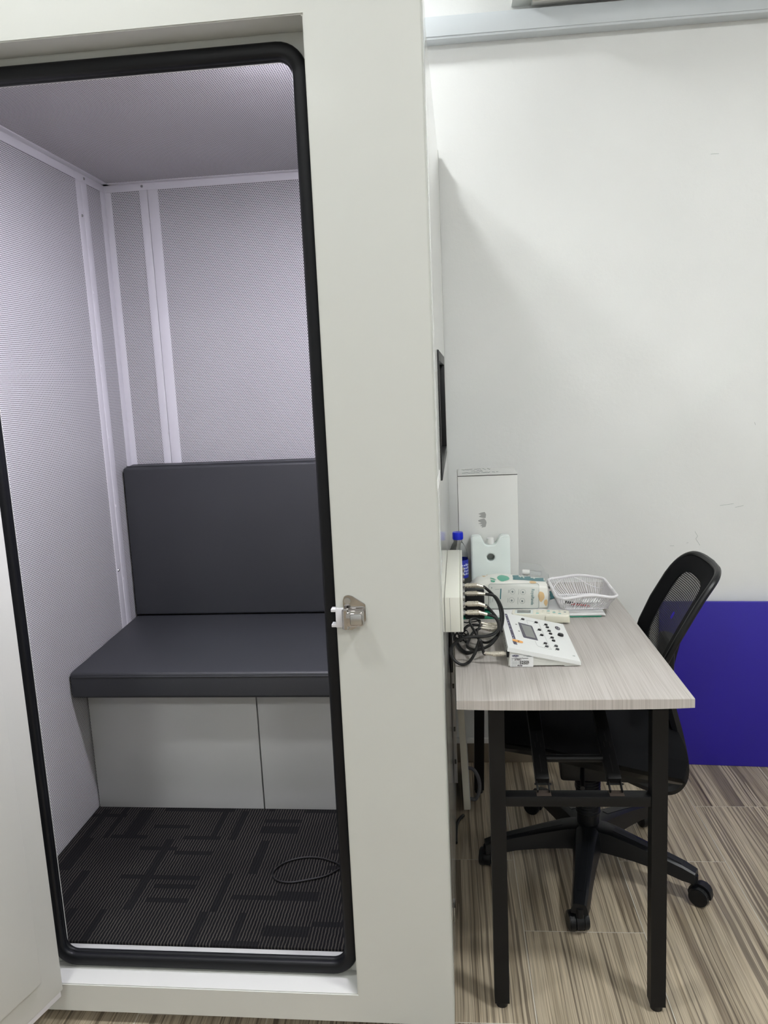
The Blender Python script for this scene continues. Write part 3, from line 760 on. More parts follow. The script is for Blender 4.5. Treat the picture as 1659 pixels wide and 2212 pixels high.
# control panel details: pixel on the sloping top
ux = Vector((AX1-AX0, 0, AZR-AZL)).normalized(); uy = Vector((0, 1, 0))
def top_m(px, py, lift=.0): return frame_m(onplane(px, py, P0, PN)+PN*lift, ux, uy)
def tp(px, py, lift=0): return onplane(px, py, P0, PN)+PN*lift
def decal(poly, m, name, lift=.0003, h=.0004, parent=None):
    pts = [tp(a, b, lift) for a, b in poly]
    mb = MB(); lo = [mb.bm.verts.new(p) for p in pts]; hi = [mb.bm.verts.new(p+PN*h) for p in pts]
    mb.bm.faces.new(hi); mb.bm.faces.new(list(reversed(lo)))
    for k in range(len(pts)): mb.bm.faces.new((lo[k], lo[(k+1) % len(pts)], hi[(k+1) % len(pts)], hi[k]))
    return ap(mb, name, m, parent)
decal([(1090, 1326), (1095, 1326.5), (1114, 1381), (1107, 1379.5)], 'purple', 'purple_strip')
decal([(1107, 1385), (1115, 1387), (1117.5, 1393), (1110, 1391.5)], 'purple', 'purple_strip')
for a, b in ((1093, 1330), (1096.5, 1341), (1098, 1346), (1100.5, 1353), (1103, 1360), (1107, 1373), (1108.5, 1378)):
    decal([(a-.7, b-1), (a+.9, b-.7), (a+1.2, b+.9), (a-.4, b+.6)], 'label_lt', 'strip_mark', .0007, .0002)
decal([(1106.5, 1381), (1117, 1383), (1128, 1386), (1130, 1388), (1128, 1390), (1117, 1388), (1107, 1384.5)], 'orange', 'sticker', .0008)
decal([(1118, 1385), (1121.5, 1385.8), (1121.5, 1387.2), (1118, 1386.4)], 'ink', 'sticker_mark', .0013, .0002)
scr = decal([(1119, 1345), (1148, 1352.5), (1150, 1355), (1162, 1384), (1132, 1377.5), (1130, 1375.5)], 'lcd_frame', 'screen_bezel', .0003, .0008)
sc2 = decal([(1125, 1349.5), (1146, 1354.5), (1157, 1380), (1136, 1375.5)], 'lcd', 'screen', .0012, .0003)
# thin printed panel outlines
def pline(pts, r=.00025):
    mb = MB()
    for a, b in zip(pts, pts[1:]): mb.cyl(tp(*a, .0004), tp(*b, .0004), r, n=5)
    return ap(mb, 'panel_outline', 'smudge')
pline([(1140, 1348), (1137.5, 1340), (1163, 1345.5), (1188, 1399), (1191.5, 1403)])
pline([(1156, 1385), (1160, 1394), (1164, 1397), (1191.5, 1403.5)])
KN = [(1129, 1338.5, 0), (1158, 1345.5, 0), (1165, 1361.5, 0), (1170, 1373, 0), (1178, 1391, 1), (1181, 1397.5, 1), (1179, 1350.5, 0), (1182, 1356, 0), (1186, 1364, 0), (1189, 1370, 0), (1192.5, 1378.5, 0), (1195.5, 1385, 0), (1201, 1396.5, 1), (1204, 1403.5, 1)]
for a, b, k in KN:
    q = tp(a, b); ap(MB().cyl(q-PN*.0005, q+PN*.0035, .0046, .0040, n=18, bev=.0006), 'button', 'knob_mid' if k else 'knob')
    if b not in (1356, 1370, 1385): decal([(a-5.2, b+.2), (a-3.6, b+.6), (a-3.4, b+1.5), (a-5, b+1.1)], 'ink', 'button_mark', .0003, .0002)
q = tp(1210.5, 1373.5); ap(MB().cyl(q-PN*.0005, q+PN*.006, .0078, .0068, n=24, bev=.001), 'response_button', 'knob')
for a, b in ((1115, 1349), (1121, 1363.5)): decal([(a-1.8, b-1), (a+1.8, b-.2), (a+2, b+1), (a-1.6, b+.2)], 'ink', 'led_mark', .0003, .0002)
# oval maker's badge on the panel
def ellipse_plate(c, ex, ey, a, b, h, n=28):
    mt = frame_m(c, ex, ey); return MB().prism([(a*math.cos(2*math.pi*k/n), b*math.sin(2*math.pi*k/n)) for k in range(n)], h, mt)
q = tp(1204.3, 1357.5); ap(ellipse_plate(q, uy, -ux, .0135, .0062, .0012), 'maker_badge', 'lcd_frame')
ap(ellipse_plate(q+PN*.0012, uy, -ux, .0105, .0034, .0002), 'badge_field', 'smudge')
o = text('Amplivox', .0048, frame_m(q+PN*.0017, -uy, ux), 'navy', aud, 'badge_lettering', 'CENTER'); o.location = AI
o = text('V', .009, frame_m(tp(1239, 1417, .0004), -uy, ux), 'grey_pr', aud, 'panel_mark', 'CENTER'); o.location = AI
# maintenance label on the side facing the viewer
LY = AY0+.0008
def side(px, py, dy=0): return aty(px, py, LY-dy)
c0, c1, c2, c3 = (1102.5, 1413.5), (1152, 1414.5), (1152, 1440.5), (1102, 1440.5)
mb = MB(); mb.loft([[side(*c) for c in (c0, c1, c2, c3)], [side(*c, .0004) for c in (c0, c1, c2, c3)]]); ap(mb, 'service_label', 'paper')
sx_, sz_ = Vector((1, 0, 0)), Vector((0, 0, 1))
def ltext(body, px, py, size, m='ink', sh=0, name='label_print', **k):
    o = text(body, size, frame_m(side(px, py, .0007), sx_, sz_), m, aud, name, shear=sh, **k); o.location = AI; return o
ap(ellipse_plate(side(1113.3, 1417, .0005), sx_, sz_, .0086, .0026, .0003), 'label_logo', 'navy')
ltext('amplivox', 1113.3, 1417, .0046, 'paper', align='CENTER', name='label_logo_lettering')
for a_, b_, c_, d_ in ((1130.5, 1416, 1148.5, 1417), (1137.5, 1417.8, 1148.5, 1418.8)):
    mb = MB(); mb.loft([[side(*c, .0004) for c in ((a_, b_), (c_, b_), (c_, d_), (a_, d_))], [side(*c, .0006) for c in ((a_, b_), (c_, b_), (c_, d_), (a_, d_))]]); ap(mb, 'fine_print', 'grey_pr')
ltext('Planned Preventive Maintenance', 1105, 1422.3, .0037, 'ink', sx=.78)
for t_, y_ in (('SN :', 1425.8), ('Calibration date:', 1430.1), ('Calibration due:', 1434.2), ('Done by:', 1438.4)): ltext(t_, 1105, y_, .0031, 'grey_pr')
for t_, x_, y_, z_ in (('57661', 1111, 1425.2, .0062), ('5/4/2026', 1122.5, 1429.4, .0058), ('5/4/2027', 1122.5, 1433.6, .0058), ('Anna', 1117, 1437.9, .0055)):
    ltext(t_, x_, y_, z_, 'ink', .25, 'handwriting', bold=.00016)
# rear sockets on the left face
for yy, zz in ((AY0+.020, .776), (AY0+.185, .780), (AY0+.202, .780), (AY0+.219, .780)):
    ap(MB().cyl((AX0+.006, yy, zz), (AX0-.001, yy, zz), .0085, n=18), 'rear_socket', 'black_plastic')
for k in range(5): ap(MB().box(AX0+.002, AY0+.07+k*.017, .770, AX0+.0042, AY0+.074+k*.017, .788), 'vent_slot', 'dark')
# ---- cords between audiometer and jack panel
def W_(px, py, y): return aty(px, py, y)
left = (-1, 0, 0); rightd = (1, 0, 0)
cable_set('audio_cable', 'upper black audio cable arching right from the jack panel plugs', [(jackw(.44, .868), rightd, (0, 0, -.12)), ((AX0-.002, AY0+.185, .780), left, (0, 0, .2))],
          [W_(1069, 1288, 1.88), W_(1082, 1308, 1.86), W_(1086.5, 1330, 1.83), W_(1084, 1352, 1.80), W_(1076, 1372, 1.77), W_(1060, 1392, 1.74), W_(1040, 1402, 1.725), W_(1024, 1404, 1.73), (.03, 1.79, .765), (.045, 1.85, .775)], .0036)
cable_set('audio_cable', 'second black audio cable arching beside the upper one to the audiometer', [(jackw(.44, .889), rightd, (0, 0, -.3)), ((AX0-.002, AY0+.202, .780), left, (0, 0, .25))],
          [W_(1064, 1284, 1.895), W_(1076, 1302, 1.885), W_(1082, 1326, 1.87), W_(1080, 1350, 1.85), W_(1070, 1366, 1.84), W_(1050, 1374, 1.835), W_(1028, 1376, 1.835), (.02, 1.86, .768), (.035, 1.89, .782)], .0036)
cable_set('audio_cable', 'black audio cable from the lower plugs making the big loop at the desk edge', [(jackw(.28, .868), rightd, (0, 0, -.28)), ((AX0-.002, AY0+.020, .776), left, (0, 0, .12))],
          [W_(1069, 1333, 1.72), W_(1077, 1347, 1.715), W_(1075, 1362, 1.71), W_(1058, 1373, 1.705), W_(1030, 1375, 1.705), W_(1003, 1378, 1.705), W_(983, 1389, 1.705), W_(974, 1406, 1.70), W_(980, 1424, 1.695), W_(996, 1435, 1.69), W_(1012, 1431, 1.69), W_(1025, 1413, 1.695), W_(1031, 1396, 1.70), W_(1037, 1383, 1.70)], .0036)
cable_set('audio_cable', 'black audio cable in the knot between lower plugs and audiometer', [(jackw(.28, .889), rightd, (0, 0, -.35)), ((AX0-.002, AY0+.219, .780), left, (0, 0, .3))],
          [W_(1071, 1332, 1.735), W_(1079, 1350, 1.745), W_(1077, 1368, 1.76), W_(1062, 1384, 1.775), W_(1046, 1388, 1.79), W_(1034, 1380, 1.80), W_(1024, 1362, 1.83), W_(1015, 1345, 1.87), W_(1018, 1338, 1.89), W_(1030, 1337, 1.905)], .0033)
tc_ = MB().tube(smooth_path([W_(1003, 1360, 1.84), W_(1012, 1352, 1.85), W_(1022, 1352, 1.85), W_(1036, 1348, 1.86), W_(1037, 1340, 1.87), W_(1028, 1342, 1.88), W_(1010, 1345, 1.88), W_(1002, 1344, 1.88)], 6), .0018, n=8).build('thin_wire', 'cable'); tag(tc_, 'thin black wire curling under the jack panel', 'wire')
tc_ = MB().tube(smooth_path([W_(1037, 1342, 1.86), W_(1034, 1356, 1.84), W_(1031, 1368, 1.82), W_(1034, 1378, 1.81), W_(1040, 1386, 1.80)], 6), .0018, n=8).build('thin_wire', 'cable'); tag(tc_, 'thin black wire hanging straight down beside the cable knot', 'wire')
pts = []
for k in range(60):
    a = k*.62; r_ = .012+.004*math.sin(k*1.7); pts.append((.006+.010*math.cos(a)+.0004*k, 1.835+.014*math.sin(a*.9), .762+.010+r_*.8*math.sin(a*1.3)))
tw = MB().tube(smooth_path(pts, 3), .0016, n=7).build('tangled_wire', 'cable'); tag(tw, 'small tangle of thin black wire below the jack panel', 'wire')
bk = MB().tube(smooth_path([(-.004, 1.90, .760), (.010, 1.81, .756), (.028, 1.77, .7545), (.05, 1.79, .7545), (.065, 1.83, .7545)], 6), .0045, n=10).build('power_cable', 'cable'); tag(bk, 'thick black power cable lying flat on the desk under the loops', 'cable')

# ---- black power unit standing behind the plugs
pu = empty('power_unit', (.058, 2.064, TZ)); tag(pu, 'black rectangular power unit standing behind the plugs', 'power unit')
MB().box(-.0265, -.024, .0004, .0265, .024, .0835, bev=.003).build('case', 'black_plastic', pu)
MB().box(-.022, -.0246, .006, .022, -.0236, .070, bev=.0005).build('front_label', 'black_metal', pu)
MB().box(-.029, -.012, .025, -.0262, .012, .08, bev=.001).build('side_clip', 'black_metal', pu)

# ---- green folder with papers
fo = empty('green_folder', (.22, 2.16, TZ)); tag(fo, 'dark green folder lying flat under the papers and packs', 'folder')
MB().box(-.195, -.118, .0003, .178, .085, .0035, bev=.0008).build('cover', 'green', fo)
MB().box(-.197, -.118, .0003, -.193, .085, .006, bev=.0008).build('spine', 'green', fo)
pp = empty('paper_stack', (.255, 2.155, TZ+.0036)); tag(pp, 'stack of white papers on the green folder under the basket', 'papers')
for k in range(5):
    o = MB().box(-.15, -.11, 0, .155, .085, .0007).build('sheet', 'paper', pp); o.location = (random.uniform(-.002, .002), random.uniform(-.003, .003), k*.0009); o.rotation_euler = (0, 0, random.uniform(-.012, .012))
PZ = TZ+.0085
# ---- wipes pack
PX0, PX1, PY0, PY1 = .046, .262, 2.097, 2.190
pk = empty('wipes_pack', ((PX0+PX1)/2, (PY0+PY1)/2, PZ)); tag(pk, 'white and teal soft wipes pack with green blots lying on the papers', 'wipes pack')
PI = -Vector(pk.location)
def pack_h(t): return .074+.010*math.sin(math.pi*min(1, t*1.25))**2-.006*max(0, (t-.75)/.25)-.02*max(0, (.10-t)/.10)
NS = 18
def pack_sec(t, scale=1):
    x = PX0+(PX1-PX0)*t; h = pack_h(t)*scale; cy = (PY0+PY1)/2; d = (PY1-PY0)/2*(1 if scale == 1 else .9+.1*scale)
    poly = round_poly([(cy-d+.004, PZ), (cy-d-.001, PZ+h*.55), (cy-d+.004, PZ+h*.93), (cy-d+.028, PZ+h), (cy+d-.012, PZ+h*1.02), (cy+d, PZ+h*.5), (cy+d-.004, PZ)], .006, 3)
    return [(x+.0012*math.sin(7*y_*40), y_, max(PZ, z_)) for y_, z_ in poly]
secs = [pack_sec(k/NS) for k in range(NS+1)]
secs.insert(0, [(x-.012, (y+(PY0+PY1)/2)/2, PZ+(z-PZ)*.25+.012) for x, y, z in secs[0]])
secs.append([(x+.010, (y*.45+(PY0+PY1)/2*.55), PZ+(z-PZ)*.30+.014) for x, y, z in secs[-1]])
pouch = o = MB().loft(secs).build('pouch', 'pack', pk); o.location = PI
cyp = (PY0+PY1)/2
for nm, xx, s_ in (('crimped_end', PX1+.009, 1), ('crimped_end', PX0-.011, -1)):
    mb = MB(); sc_ = []
    for k in range(9):
        y_ = PY0+.012+(PY1-PY0-.024)*k/8; wv = .002*(-1)**k
        sc_.append([(xx, y_, PZ+.022+wv), (xx+s_*.011, y_, PZ+.026+wv*1.5), (xx+s_*.011, y_, PZ+.0268+wv*1.5), (xx, y_, PZ+.0235+wv)])
    o = mb.loft(sc_).build(nm, 'teal' if s_ > 0 else 'pack', pk); o.location = PI
# print on the pack: laid over the pouch surface by casting down / from the front
from mathutils.bvhtree import BVHTree
bm_ = bmesh.new(); bm_.from_mesh(pouch.data); bvh = BVHTree.FromBMesh(bm_)
def on_pack(px, py, lift):
    d = ray(px, py).normalized(); h_ = bvh.ray_cast(CAM, d)
    if h_[0] is None: return None
    n_ = h_[1] if h_[1].dot(d) < 0 else -h_[1]
    return h_[0]+n_*lift
def pack_print(poly, m, name, lift=.0007, sub=6):
    """a printed shape on the curved foil: the outline is filled with a fine grid that follows the foil"""
    xs = [p[0] for p in poly]; ys = [p[1] for p in poly]
    b = bmesh.new(); f = b.faces.new([b.verts.new((p[0], p[1], 0)) for p in poly])
    for ax_, lo, hi in ((0, min(xs), max(xs)), (1, min(ys), max(ys))):
        n_ = max(2, int((hi-lo)/2.5))
        for k in range(1, n_):
            co_ = [0, 0, 0]; co_[ax_] = lo+(hi-lo)*k/n_; no_ = [0, 0, 0]; no_[ax_] = 1
            bmesh.ops.bisect_plane(b, geom=b.verts[:]+b.edges[:]+b.faces[:], plane_co=co_, plane_no=no_)
    bad = []
    for v in b.verts:
        q_ = on_pack(v.co.x, v.co.y, lift)
        if q_ is None: bad.append(v)
        else: v.co = q_
    if bad: bmesh.ops.delete(b, geom=bad, context='VERTS')
    mb = MB(); mb.add(b); o = mb.build(name, m, pk, recalc=False); o.location = PI; return o
def blob(cx, cy_, rx, ry, n=20, ph=0, w_=.12): return [(cx+rx*(1+w_*math.sin(2*a+ph))*math.cos(a), cy_+ry*(1+w_*math.cos(3*a+ph))*math.sin(a)) for a in (2*math.pi*k/n for k in range(n))]
pack_print([(1105, 1240.5), (1112, 1242), (1150, 1242.5), (1174, 1244), (1184, 1250), (1187, 1257), (1160, 1255.5), (1135, 1253.5), (1108, 1252.5), (1108, 1247)], 'teal', 'teal_band')
pack_print(blob(1087, 1249.5, 12.5, 6.5, ph=.4), 'green_pr', 'green_blot', .001)
pack_print([(1020, 1238), (1026, 1240), (1032, 1243), (1026, 1248), (1022, 1249), (1022, 1243)], 'green_pr', 'green_blot', .001)
pack_print([(1059, 1248.5), (1066, 1250), (1073, 1253.2), (1066, 1252.5), (1059, 1250.2)], 'green_pr', 'green_blot', .001)
pack_print([(1060, 1253), (1070, 1255), (1068, 1258.5), (1061, 1257.5)], 'green_pr', 'green_blot', .001)
pack_print([(1046, 1234), (1055, 1232.5), (1066, 1233), (1064, 1237.5), (1056, 1239), (1050, 1237)], 'aqua_pr', 'aqua_blot', .001)
pack_print([(1037, 1243), (1045, 1239.5), (1054, 1240.5), (1052, 1244), (1045, 1247), (1041, 1245)], 'tan_pr', 'tan_blot', .001)
pack_print(blob(1009, 1243, 4, 6), 'tan_pr', 'tan_blot', .001)
pack_print(blob(1151, 1258.5, 7.5, 3), 'tan_pr', 'tan_blot', .001)
pack_print(blob(1169, 1288, 6.5, 11, ph=1), 'tan_pr', 'tan_blot', .001)
pack_print(blob(1179, 1301, 3.6, 7, ph=2), 'tan_pr', 'tan_blot', .001)
# pale information panel with a rounded outline
inner = rrect(1056, 1261.5, 1164, 1313.5, 4, 4)
pack_print(inner, 'panel_pr', 'info_panel', .0009)
def pack_line(pts, r, m='grey_pr', name='outline_print', closed=False):
    q_ = [on_pack(a, b, .0012) for a, b in pts]; q_ = [p for p in q_ if p is not None]
    if len(q_) < 2: return
    o = MB().tube(q_, r, n=5, closed=closed).build(name, m, pk); o.location = PI
dens = []
for (a, b), (c, d_) in zip(inner, inner[1:]+inner[:1]):
    for k in range(4): dens.append((a+(c-a)*k/4, b+(d_-b)*k/4))
pack_line(dens, .0005, closed=True)
for cx, cy_ in ((1129.5, 1278.7), (1128, 1297.6), (1107, 1277.6), (1105.3, 1296.2)):
    pack_line([(cx+5.7*math.cos(2*math.pi*k/18), cy_+5.7*math.sin(2*math.pi*k/18)) for k in range(18)], .0003, closed=True, name='icon_print')
    pack_print(blob(cx, cy_+.6, 2.2, 2.2, 12), 'grey_pr', 'icon_print', .0011)
for x_, y0_, y1_ in ((1120.5, 1273, 1284), (1119, 1290, 1305), (1098.5, 1274, 1281), (1097, 1292, 1301), (1100, 1274, 1280)):
    pack_line([(x_, y0_), (x_-.2, (y0_+y1_)/2), (x_-.5, y1_)], .0004, name='caption_print')
pack_print([(1080.8, 1271.5), (1083.3, 1271.5), (1082, 1294), (1079.5, 1294)], 'teal', 'teal_bar', .0011)
pack_print([(1073, 1313), (1078, 1313.6), (1077, 1318), (1073, 1317)], 'green_pr', 'green_bar', .0011)
pack_line([(1069, 1273.5), (1075, 1273), (1079, 1273)], .0003); pack_line([(1060.5, 1272), (1060.3, 1285), (1059, 1302)], .0003); pack_line([(1066, 1280), (1065, 1290), (1064, 1299)], .0003)
pack_print(blob(1062, 1269.8, 1.3, 1.3, 10, w_=0), 'grey_pr', 'dot_print', .0011)
def pack_text(body, px, py, ux_, uy_, vx_, vy_, m, name):
    """text whose advance runs along (ux_,uy_) and whose height runs along (vx_,vy_) in photo pixels, cast onto the foil"""
    o = text(body, 1, Matrix.Identity(4), m, pk, name, ext=0); me = o.data; miss = False
    for v in me.vertices:
        q_ = on_pack(px+v.co.x*ux_+v.co.y*vx_, py+v.co.x*uy_+v.co.y*vy_, .0016)
        if q_ is None: miss = True; q_ = Vector((0, 0, -1))
        v.co = q_
    if miss: bpy.data.objects.remove(o); return
    o.location = PI
pack_text('RoyoPanda', 1151.0, 1272, -.35, 7.6, 9.5, .4, 'teal', 'brand_lettering')
for poly in ([(1121, 1243.5), (1124.5, 1244.5), (1125.5, 1249), (1123.5, 1248)], [(1126, 1244), (1130.5, 1244.5), (1131, 1247), (1134, 1249.5), (1130, 1249.8), (1128.5, 1246.5)], [(1148, 1243.5), (1152.5, 1243.5), (1153.5, 1246), (1149.5, 1246.5)], [(1149.5, 1247.5), (1153.5, 1247.2), (1156, 1251.5), (1152.5, 1251)]):
    pack_print(poly, 'panel_pr', 'band_print', .0013)

# ---- basket
bk_ = empty('plastic_basket', (.367, 2.145, TZ+.0085)); tag(bk_, 'white woven-look plastic basket standing on the papers', 'basket')
def rr3(x0, y0, x1, y1, r, z, n=6, wav=0):
    out = []
    for x, y in rrect(x0, y0, x1, y1, r, n): out.append((x, y, z+wav*math.cos(x*38)*(1 if True else 0)))
    return out
def dense(pts, m_):
    out = []
    for a, b in zip(pts, pts[1:]+pts[:1]):
        a, b = Vector(a), Vector(b); k = max(1, int((b-a).length/m_))
        for i in range(k): out.append(a+(b-a)*i/k)
    return out
BH = .055
rim = dense(rr3(-.088, -.115, .074, .100, .028, BH), .006); bot = dense(rr3(-.070, -.062, .060, .082, .02, .003), .006)
rim = [Vector((p.x, p.y, p.z+.004*math.cos(p.x/.075*3.1)-.003)) for p in rim]
MB().tube(rim, .0040, closed=True, n=10).build('rim', 'basket', bk_)
MB().tube(bot, .0022, closed=True, n=8).build('base_ring', 'basket', bk_)
def near_par(p, loop, c=(0, 0)):
    import math as _m
    a = _m.atan2(p.y-c[1], p.x-c[0]); return min(loop, key=lambda q: abs((_m.atan2(q.y-c[1], q.x-c[0])-a+_m.pi) % (2*_m.pi)-_m.pi))
mb = MB(); n_r = 0
rimd = dense([tuple(p) for p in rim], .0001) if False else rim
NR = 108
for k in range(NR):
    i = k/NR*len(rim); a = rim[int(i)]; j = k/NR*len(bot); b_ = bot[int(j)]
    mb.tube([a, a.lerp(b_, .5)+Vector((0, 0, -.004)), b_], .0013, n=5)
o = mb.build('rib_lattice', 'basket', bk_); o['kind'] = 'stuff'
mb = MB()
for k in range(-11, 11):
    x = k*.0058; mb.cyl((x, -.062, .003), (x, .082, .003), .0012, n=5)
for k in range(-4, 7): mb.cyl((-.07, k*.013, .0025), (.06, k*.013, .0025), .0012, n=5)
o = mb.build('base_lattice', 'basket', bk_); o['kind'] = 'stuff'
# garland strand dipping along the sides, and the binding rings of the rim
gl = []
for i in range(0, len(rim)):
    t = i/len(rim); a = rim[i]; b_ = bot[int(t*len(bot)) % len(bot)]; dip = .30+.28*math.sin(2*math.pi*t*4+.6)
    gl.append(a.lerp(b_, dip)+Vector((0, 0, -.002)))
MB().tube(smooth_path(gl[::3], 3, closed=True), .0014, closed=True, n=6).build('garland_strand', 'basket', bk_)
for k in range(13):
    i = int(k/13*len(rim)); p, q_ = rim[i], rim[(i+1) % len(rim)]; d = (q_-p).normalized()
    for off in (-.0028, .0028): MB().cyl(p+d*(off-.0015), p+d*(off+.0015), .0047, n=12).build('rim_binding', 'basket', bk_)
# small things in the basket
sc_ = MB().box(-.03, -.012, 0, .03, .012, .003, bev=.001).build('foil_sachet', 'paper'); sc_.location = (.385, 2.14, TZ+.0155); sc_.rotation_euler = (.1, .1, .4); tag(sc_, 'pale foil sachet lying in the white basket', 'sachet')
sc_ = MB().box(-.022, -.005, 0, .022, .005, .006, bev=.002).build('clip', 'black_plastic'); sc_.location = (.333, 2.115, TZ+.0155); sc_.rotation_euler = (0, .05, -.5); tag(sc_, 'small black clip lying in the white basket', 'clip')
sc_ = MB().box(-.026, -.004, 0, .026, .004, .004, bev=.0015).build('red_stick', 'red'); sc_.location = (.352, 2.1, TZ+.0155); sc_.rotation_euler = (0, .03, -.35); tag(sc_, 'thin dark red stick in the white basket', 'stick')

# ---- air conditioner remote
rm = empty('remote_control', (.2325, 2.018, TZ), R(-7)); tag(rm, 'ivory air conditioner remote lying behind the audiometer', 'remote control')
MB().loft([[(x, y, z) for x, y in rrect(-.076*a, -.0235*a2, .076*a, .0235*a2, .009, 5)] for z, a, a2 in ((.0035, .93, .86), (.006, .97, .95), (.022, 1, 1), (.0245, .985, .95))]).build('case', 'ivory', rm)
MB().box(.012, -.0245, .004, .076, -.0225, .021, bev=.001).build('battery_cover', 'cream', rm)
MB().box(.012, -.018, .000, .058, .018, .005, bev=.001).build('back_foot', 'cream', rm)
MB().box(-.068, -.0165, .0242, -.020, .0165, .0252, bev=.0004).build('display_bezel', 'jug', rm)
MB().box(-.062, -.0125, .0250, -.026, .0125, .0256, bev=.0002).build('display', 'lcd', rm)
for i in range(5):
    for j in range(3):
        MB().box(-.012+i*.0145, -.014+j*.0115, .0242, -.004+i*.0145, -.0095+j*.0115, .0255, bev=.0008).build('key', 'ivory' if (i+j) % 4 else 'aqua_pr', rm)
        MB().box(-.0105+i*.0145, -.0075+j*.0115, .0243, -.0055+i*.0145, -.0062+j*.0115, .0247).build('key_print', 'grey_pr', rm)
MB().cyl((.064, .004, .0244), (.064, .004, .0249), .0035, n=14).build('emblem', 'grey_pr', rm)

# ---- tall white carton
ca = empty('white_carton', (.1095, 2.321, TZ)); tag(ca, 'tall plain white carton with handwriting on its lid', 'carton')
CW, CD, CH = .0865, .080, .374
MB().box(-CW, -CD, 0, CW, CD, CH-.0015, bev=.0015).build('body', 'card', ca)
lid = MB().loft([[(-CW+.001, -CD-.0012, CH-.0015), (CW, -CD-.0012, CH-.0015), (CW, CD, CH-.0015), (-CW+.001, CD, CH-.0015)], [(-CW+.001, -CD-.0012, CH+.0006), (CW, -CD-.0012, CH+.0006), (CW, CD, CH+.0006), (-CW+.006, CD, CH+.0006)]]).build('lid', 'card', ca)
MB().box(-CW, -CD-.0006, CH-.0036, CW, -CD+.002, CH-.0014).build('lid_gap', 'dark', ca)
rs = random.Random(3)
for xa_, xb_, y_ in ((-.072, .022, .045), (-.045, -.010, .006), (-.072, .036, -.034)):        # three lines of faint handwriting
    mb = MB(); x = xa_; pts = []
    while x < xb_:
        pts.append((x, y_+rs.uniform(-.011, .011), CH+.0010)); x += rs.uniform(.0016, .0034)
        if rs.random() < .16 and len(pts) > 2: mb.tube(pts, .0006, n=5); pts = []; x += .003
    if len(pts) > 1: mb.tube(pts, .0006, n=5)
    mb.build('handwriting', 'grey_pr', ca)
def carton_pt(px, py): return aty(px, py, 2.321-CD-.0004)-Vector(ca.location)
for poly in ([(1033, 1110), (1041, 1107), (1047, 1106), (1050, 1111), (1049, 1119), (1045, 1119), (1040, 1118), (1034, 1116), (1040, 1113)], [(1033, 1124), (1040, 1121), (1046, 1120), (1050, 1125), (1051, 1129), (1049, 1138), (1040, 1140), (1042, 1137), (1037, 1136), (1042, 1133), (1033, 1131), (1040, 1129), (1033, 1126)]):
    mb = MB(); p_ = [carton_pt(*q) for q in poly]; mb.bm.faces.new([mb.bm.verts.new(q) for q in p_]); mb.build('grey_smudge', 'smudge', ca)

# ---- coolant bottle (flat milky jug with a hole)
JX0, JX1 = .0555, .1695
ju = empty('coolant_bottle', ((JX0+JX1)/2, 2.217, TZ)); tag(ju, 'flat milky coolant bottle with round hole leaning before the carton', 'bottle')
hw = (JX1-JX0)/2
outl = round_poly([(-hw, 0), (hw, 0), (hw-.001, .198), (.029, .199), (.016, .172), (-.016, .172), (-.029, .199), (-hw+.001, .198)], .008, 4)
b = bmesh.new()
ov = [b.verts.new((x, 0, z)) for x, z in outl]; hv = [b.verts.new((.0115*math.cos(2*math.pi*k/24), 0, .135+.0115*math.sin(2*math.pi*k/24))) for k in range(24)]
es = [b.edges.new((ov[k], ov[(k+1) % len(ov)])) for k in range(len(ov))]+[b.edges.new((hv[k], hv[(k+1) % 24])) for k in range(24)]
bmesh.ops.triangle_fill(b, use_beauty=True, edges=es)
fs = b.faces[:]
ex = bmesh.ops.extrude_face_region(b, geom=fs); bmesh.ops.translate(b, verts=[v for v in ex['geom'] if isinstance(v, bmesh.types.BMVert)], vec=(0, .036, 0))
bmesh.ops.recalc_face_normals(b, faces=b.faces)
bmesh.ops.bevel(b, geom=[e for e in b.edges if len(e.link_faces) == 2 and e.calc_face_angle(0) > .9], offset=.003, segments=2, affect='EDGES')
mb = MB(); mb.add(b, Matrix.Translation((0, -.018, 0))); mb.build('bottle_body', 'jug', ju)
MB().lathe([(0, .170), (.0085, .170), (.0085, .175), (.0105, .175), (.0105, .189), (.009, .191), (0, .191)], n=24).build('cap', 'white', ju)
MB().box(-.046, -.0188, .012, .046, -.0178, .07, bev=.0004).build('embossed_field', 'jug', ju)

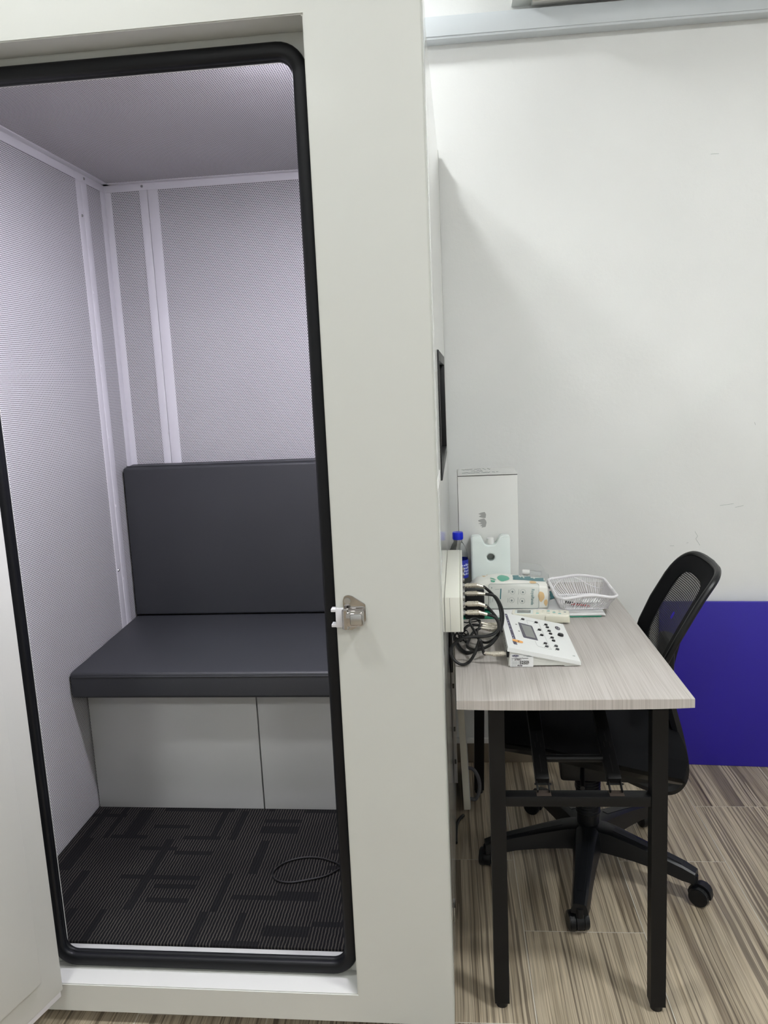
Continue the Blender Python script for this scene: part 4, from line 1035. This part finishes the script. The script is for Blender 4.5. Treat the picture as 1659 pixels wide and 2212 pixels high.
# ---- water bottle
wb_ = empty('water_bottle', (.0185, 2.208, TZ)); tag(wb_, 'clear plastic water bottle with blue cap beside the carton', 'bottle')
MB().lathe([(0, .001), (.024, .0), (.0275, .006), (.028, .03), (.027, .034), (.028, .038), (.028, .138), (.027, .145), (.024, .160), (.017, .176), (.0125, .184), (.0125, .198), (0, .198)], n=32).build('bottle_body', 'pet', wb_)
MB().lathe([(0, .191), (.0150, .191), (.0155, .194), (.0155, .209), (.0145, .212), (0, .2125)], n=32).build('cap', 'blue_cap', wb_)
for k in range(28):
    a = 2*math.pi*k/28; MB().box(-.0004, .0152, .194, .0004, .0159, .208, mtx=Matrix.Rotation(a, 4, 'Z')).build('cap_ridge', 'blue_cap', wb_) if k % 4 == 0 else None
lb_ = MB().lathe([(.0283, .078), (.0286, .078), (.0286, .132), (.0283, .132), (.0283, .078)], n=32).build('label', 'label', wb_)
for k in range(4):
    for j in range(6):
        a = R(-80+j*13); c_ = Vector((.0288*math.cos(a), .0288*math.sin(a), .090+k*.009)); mt = frame_m(c_, (-math.sin(a), math.cos(a), 0), (0, 0, 1))
        MB().box(-.0021, -.0022, 0, .0021, .0022+(.002 if (j+k) % 3 == 0 else 0), .0003, mtx=mt).build('label_print', 'label_lt', lb_)

# ---- clear pouch and vial beyond the carton
cb = empty('clear_pouch', (.250, 2.345, TZ)); tag(cb, 'clear plastic pouch standing beside the carton', 'pouch')
MB().loft([[(-.05, -.01, 0), (.05, -.012, 0), (.05, .02, 0), (-.05, .02, 0)], [(-.05, -.004, .05), (.045, -.006, .045), (.045, .008, .045), (-.05, .008, .05)], [(-.045, .0, .085), (.02, -.002, .075), (.02, .002, .075), (-.045, .002, .085)]]).build('film', 'clear', cb)
vi = empty('vial', (.2205, 2.29, TZ+.0005)); tag(vi, 'small white-capped clear tube lying beside the carton', 'vial')
MB().cyl((-.010, 0, .066), (.012, -.002, .065), .0080, n=18, bev=.001).build('cap', 'white', vi)
MB().cyl((.012, -.002, .065), (.046, -.004, .061), .0065, n=16).build('tube', 'clear', vi)
MB().cyl((0, 0, 0), (0, 0, .060), .006, n=12).build('stand', 'clear', vi)
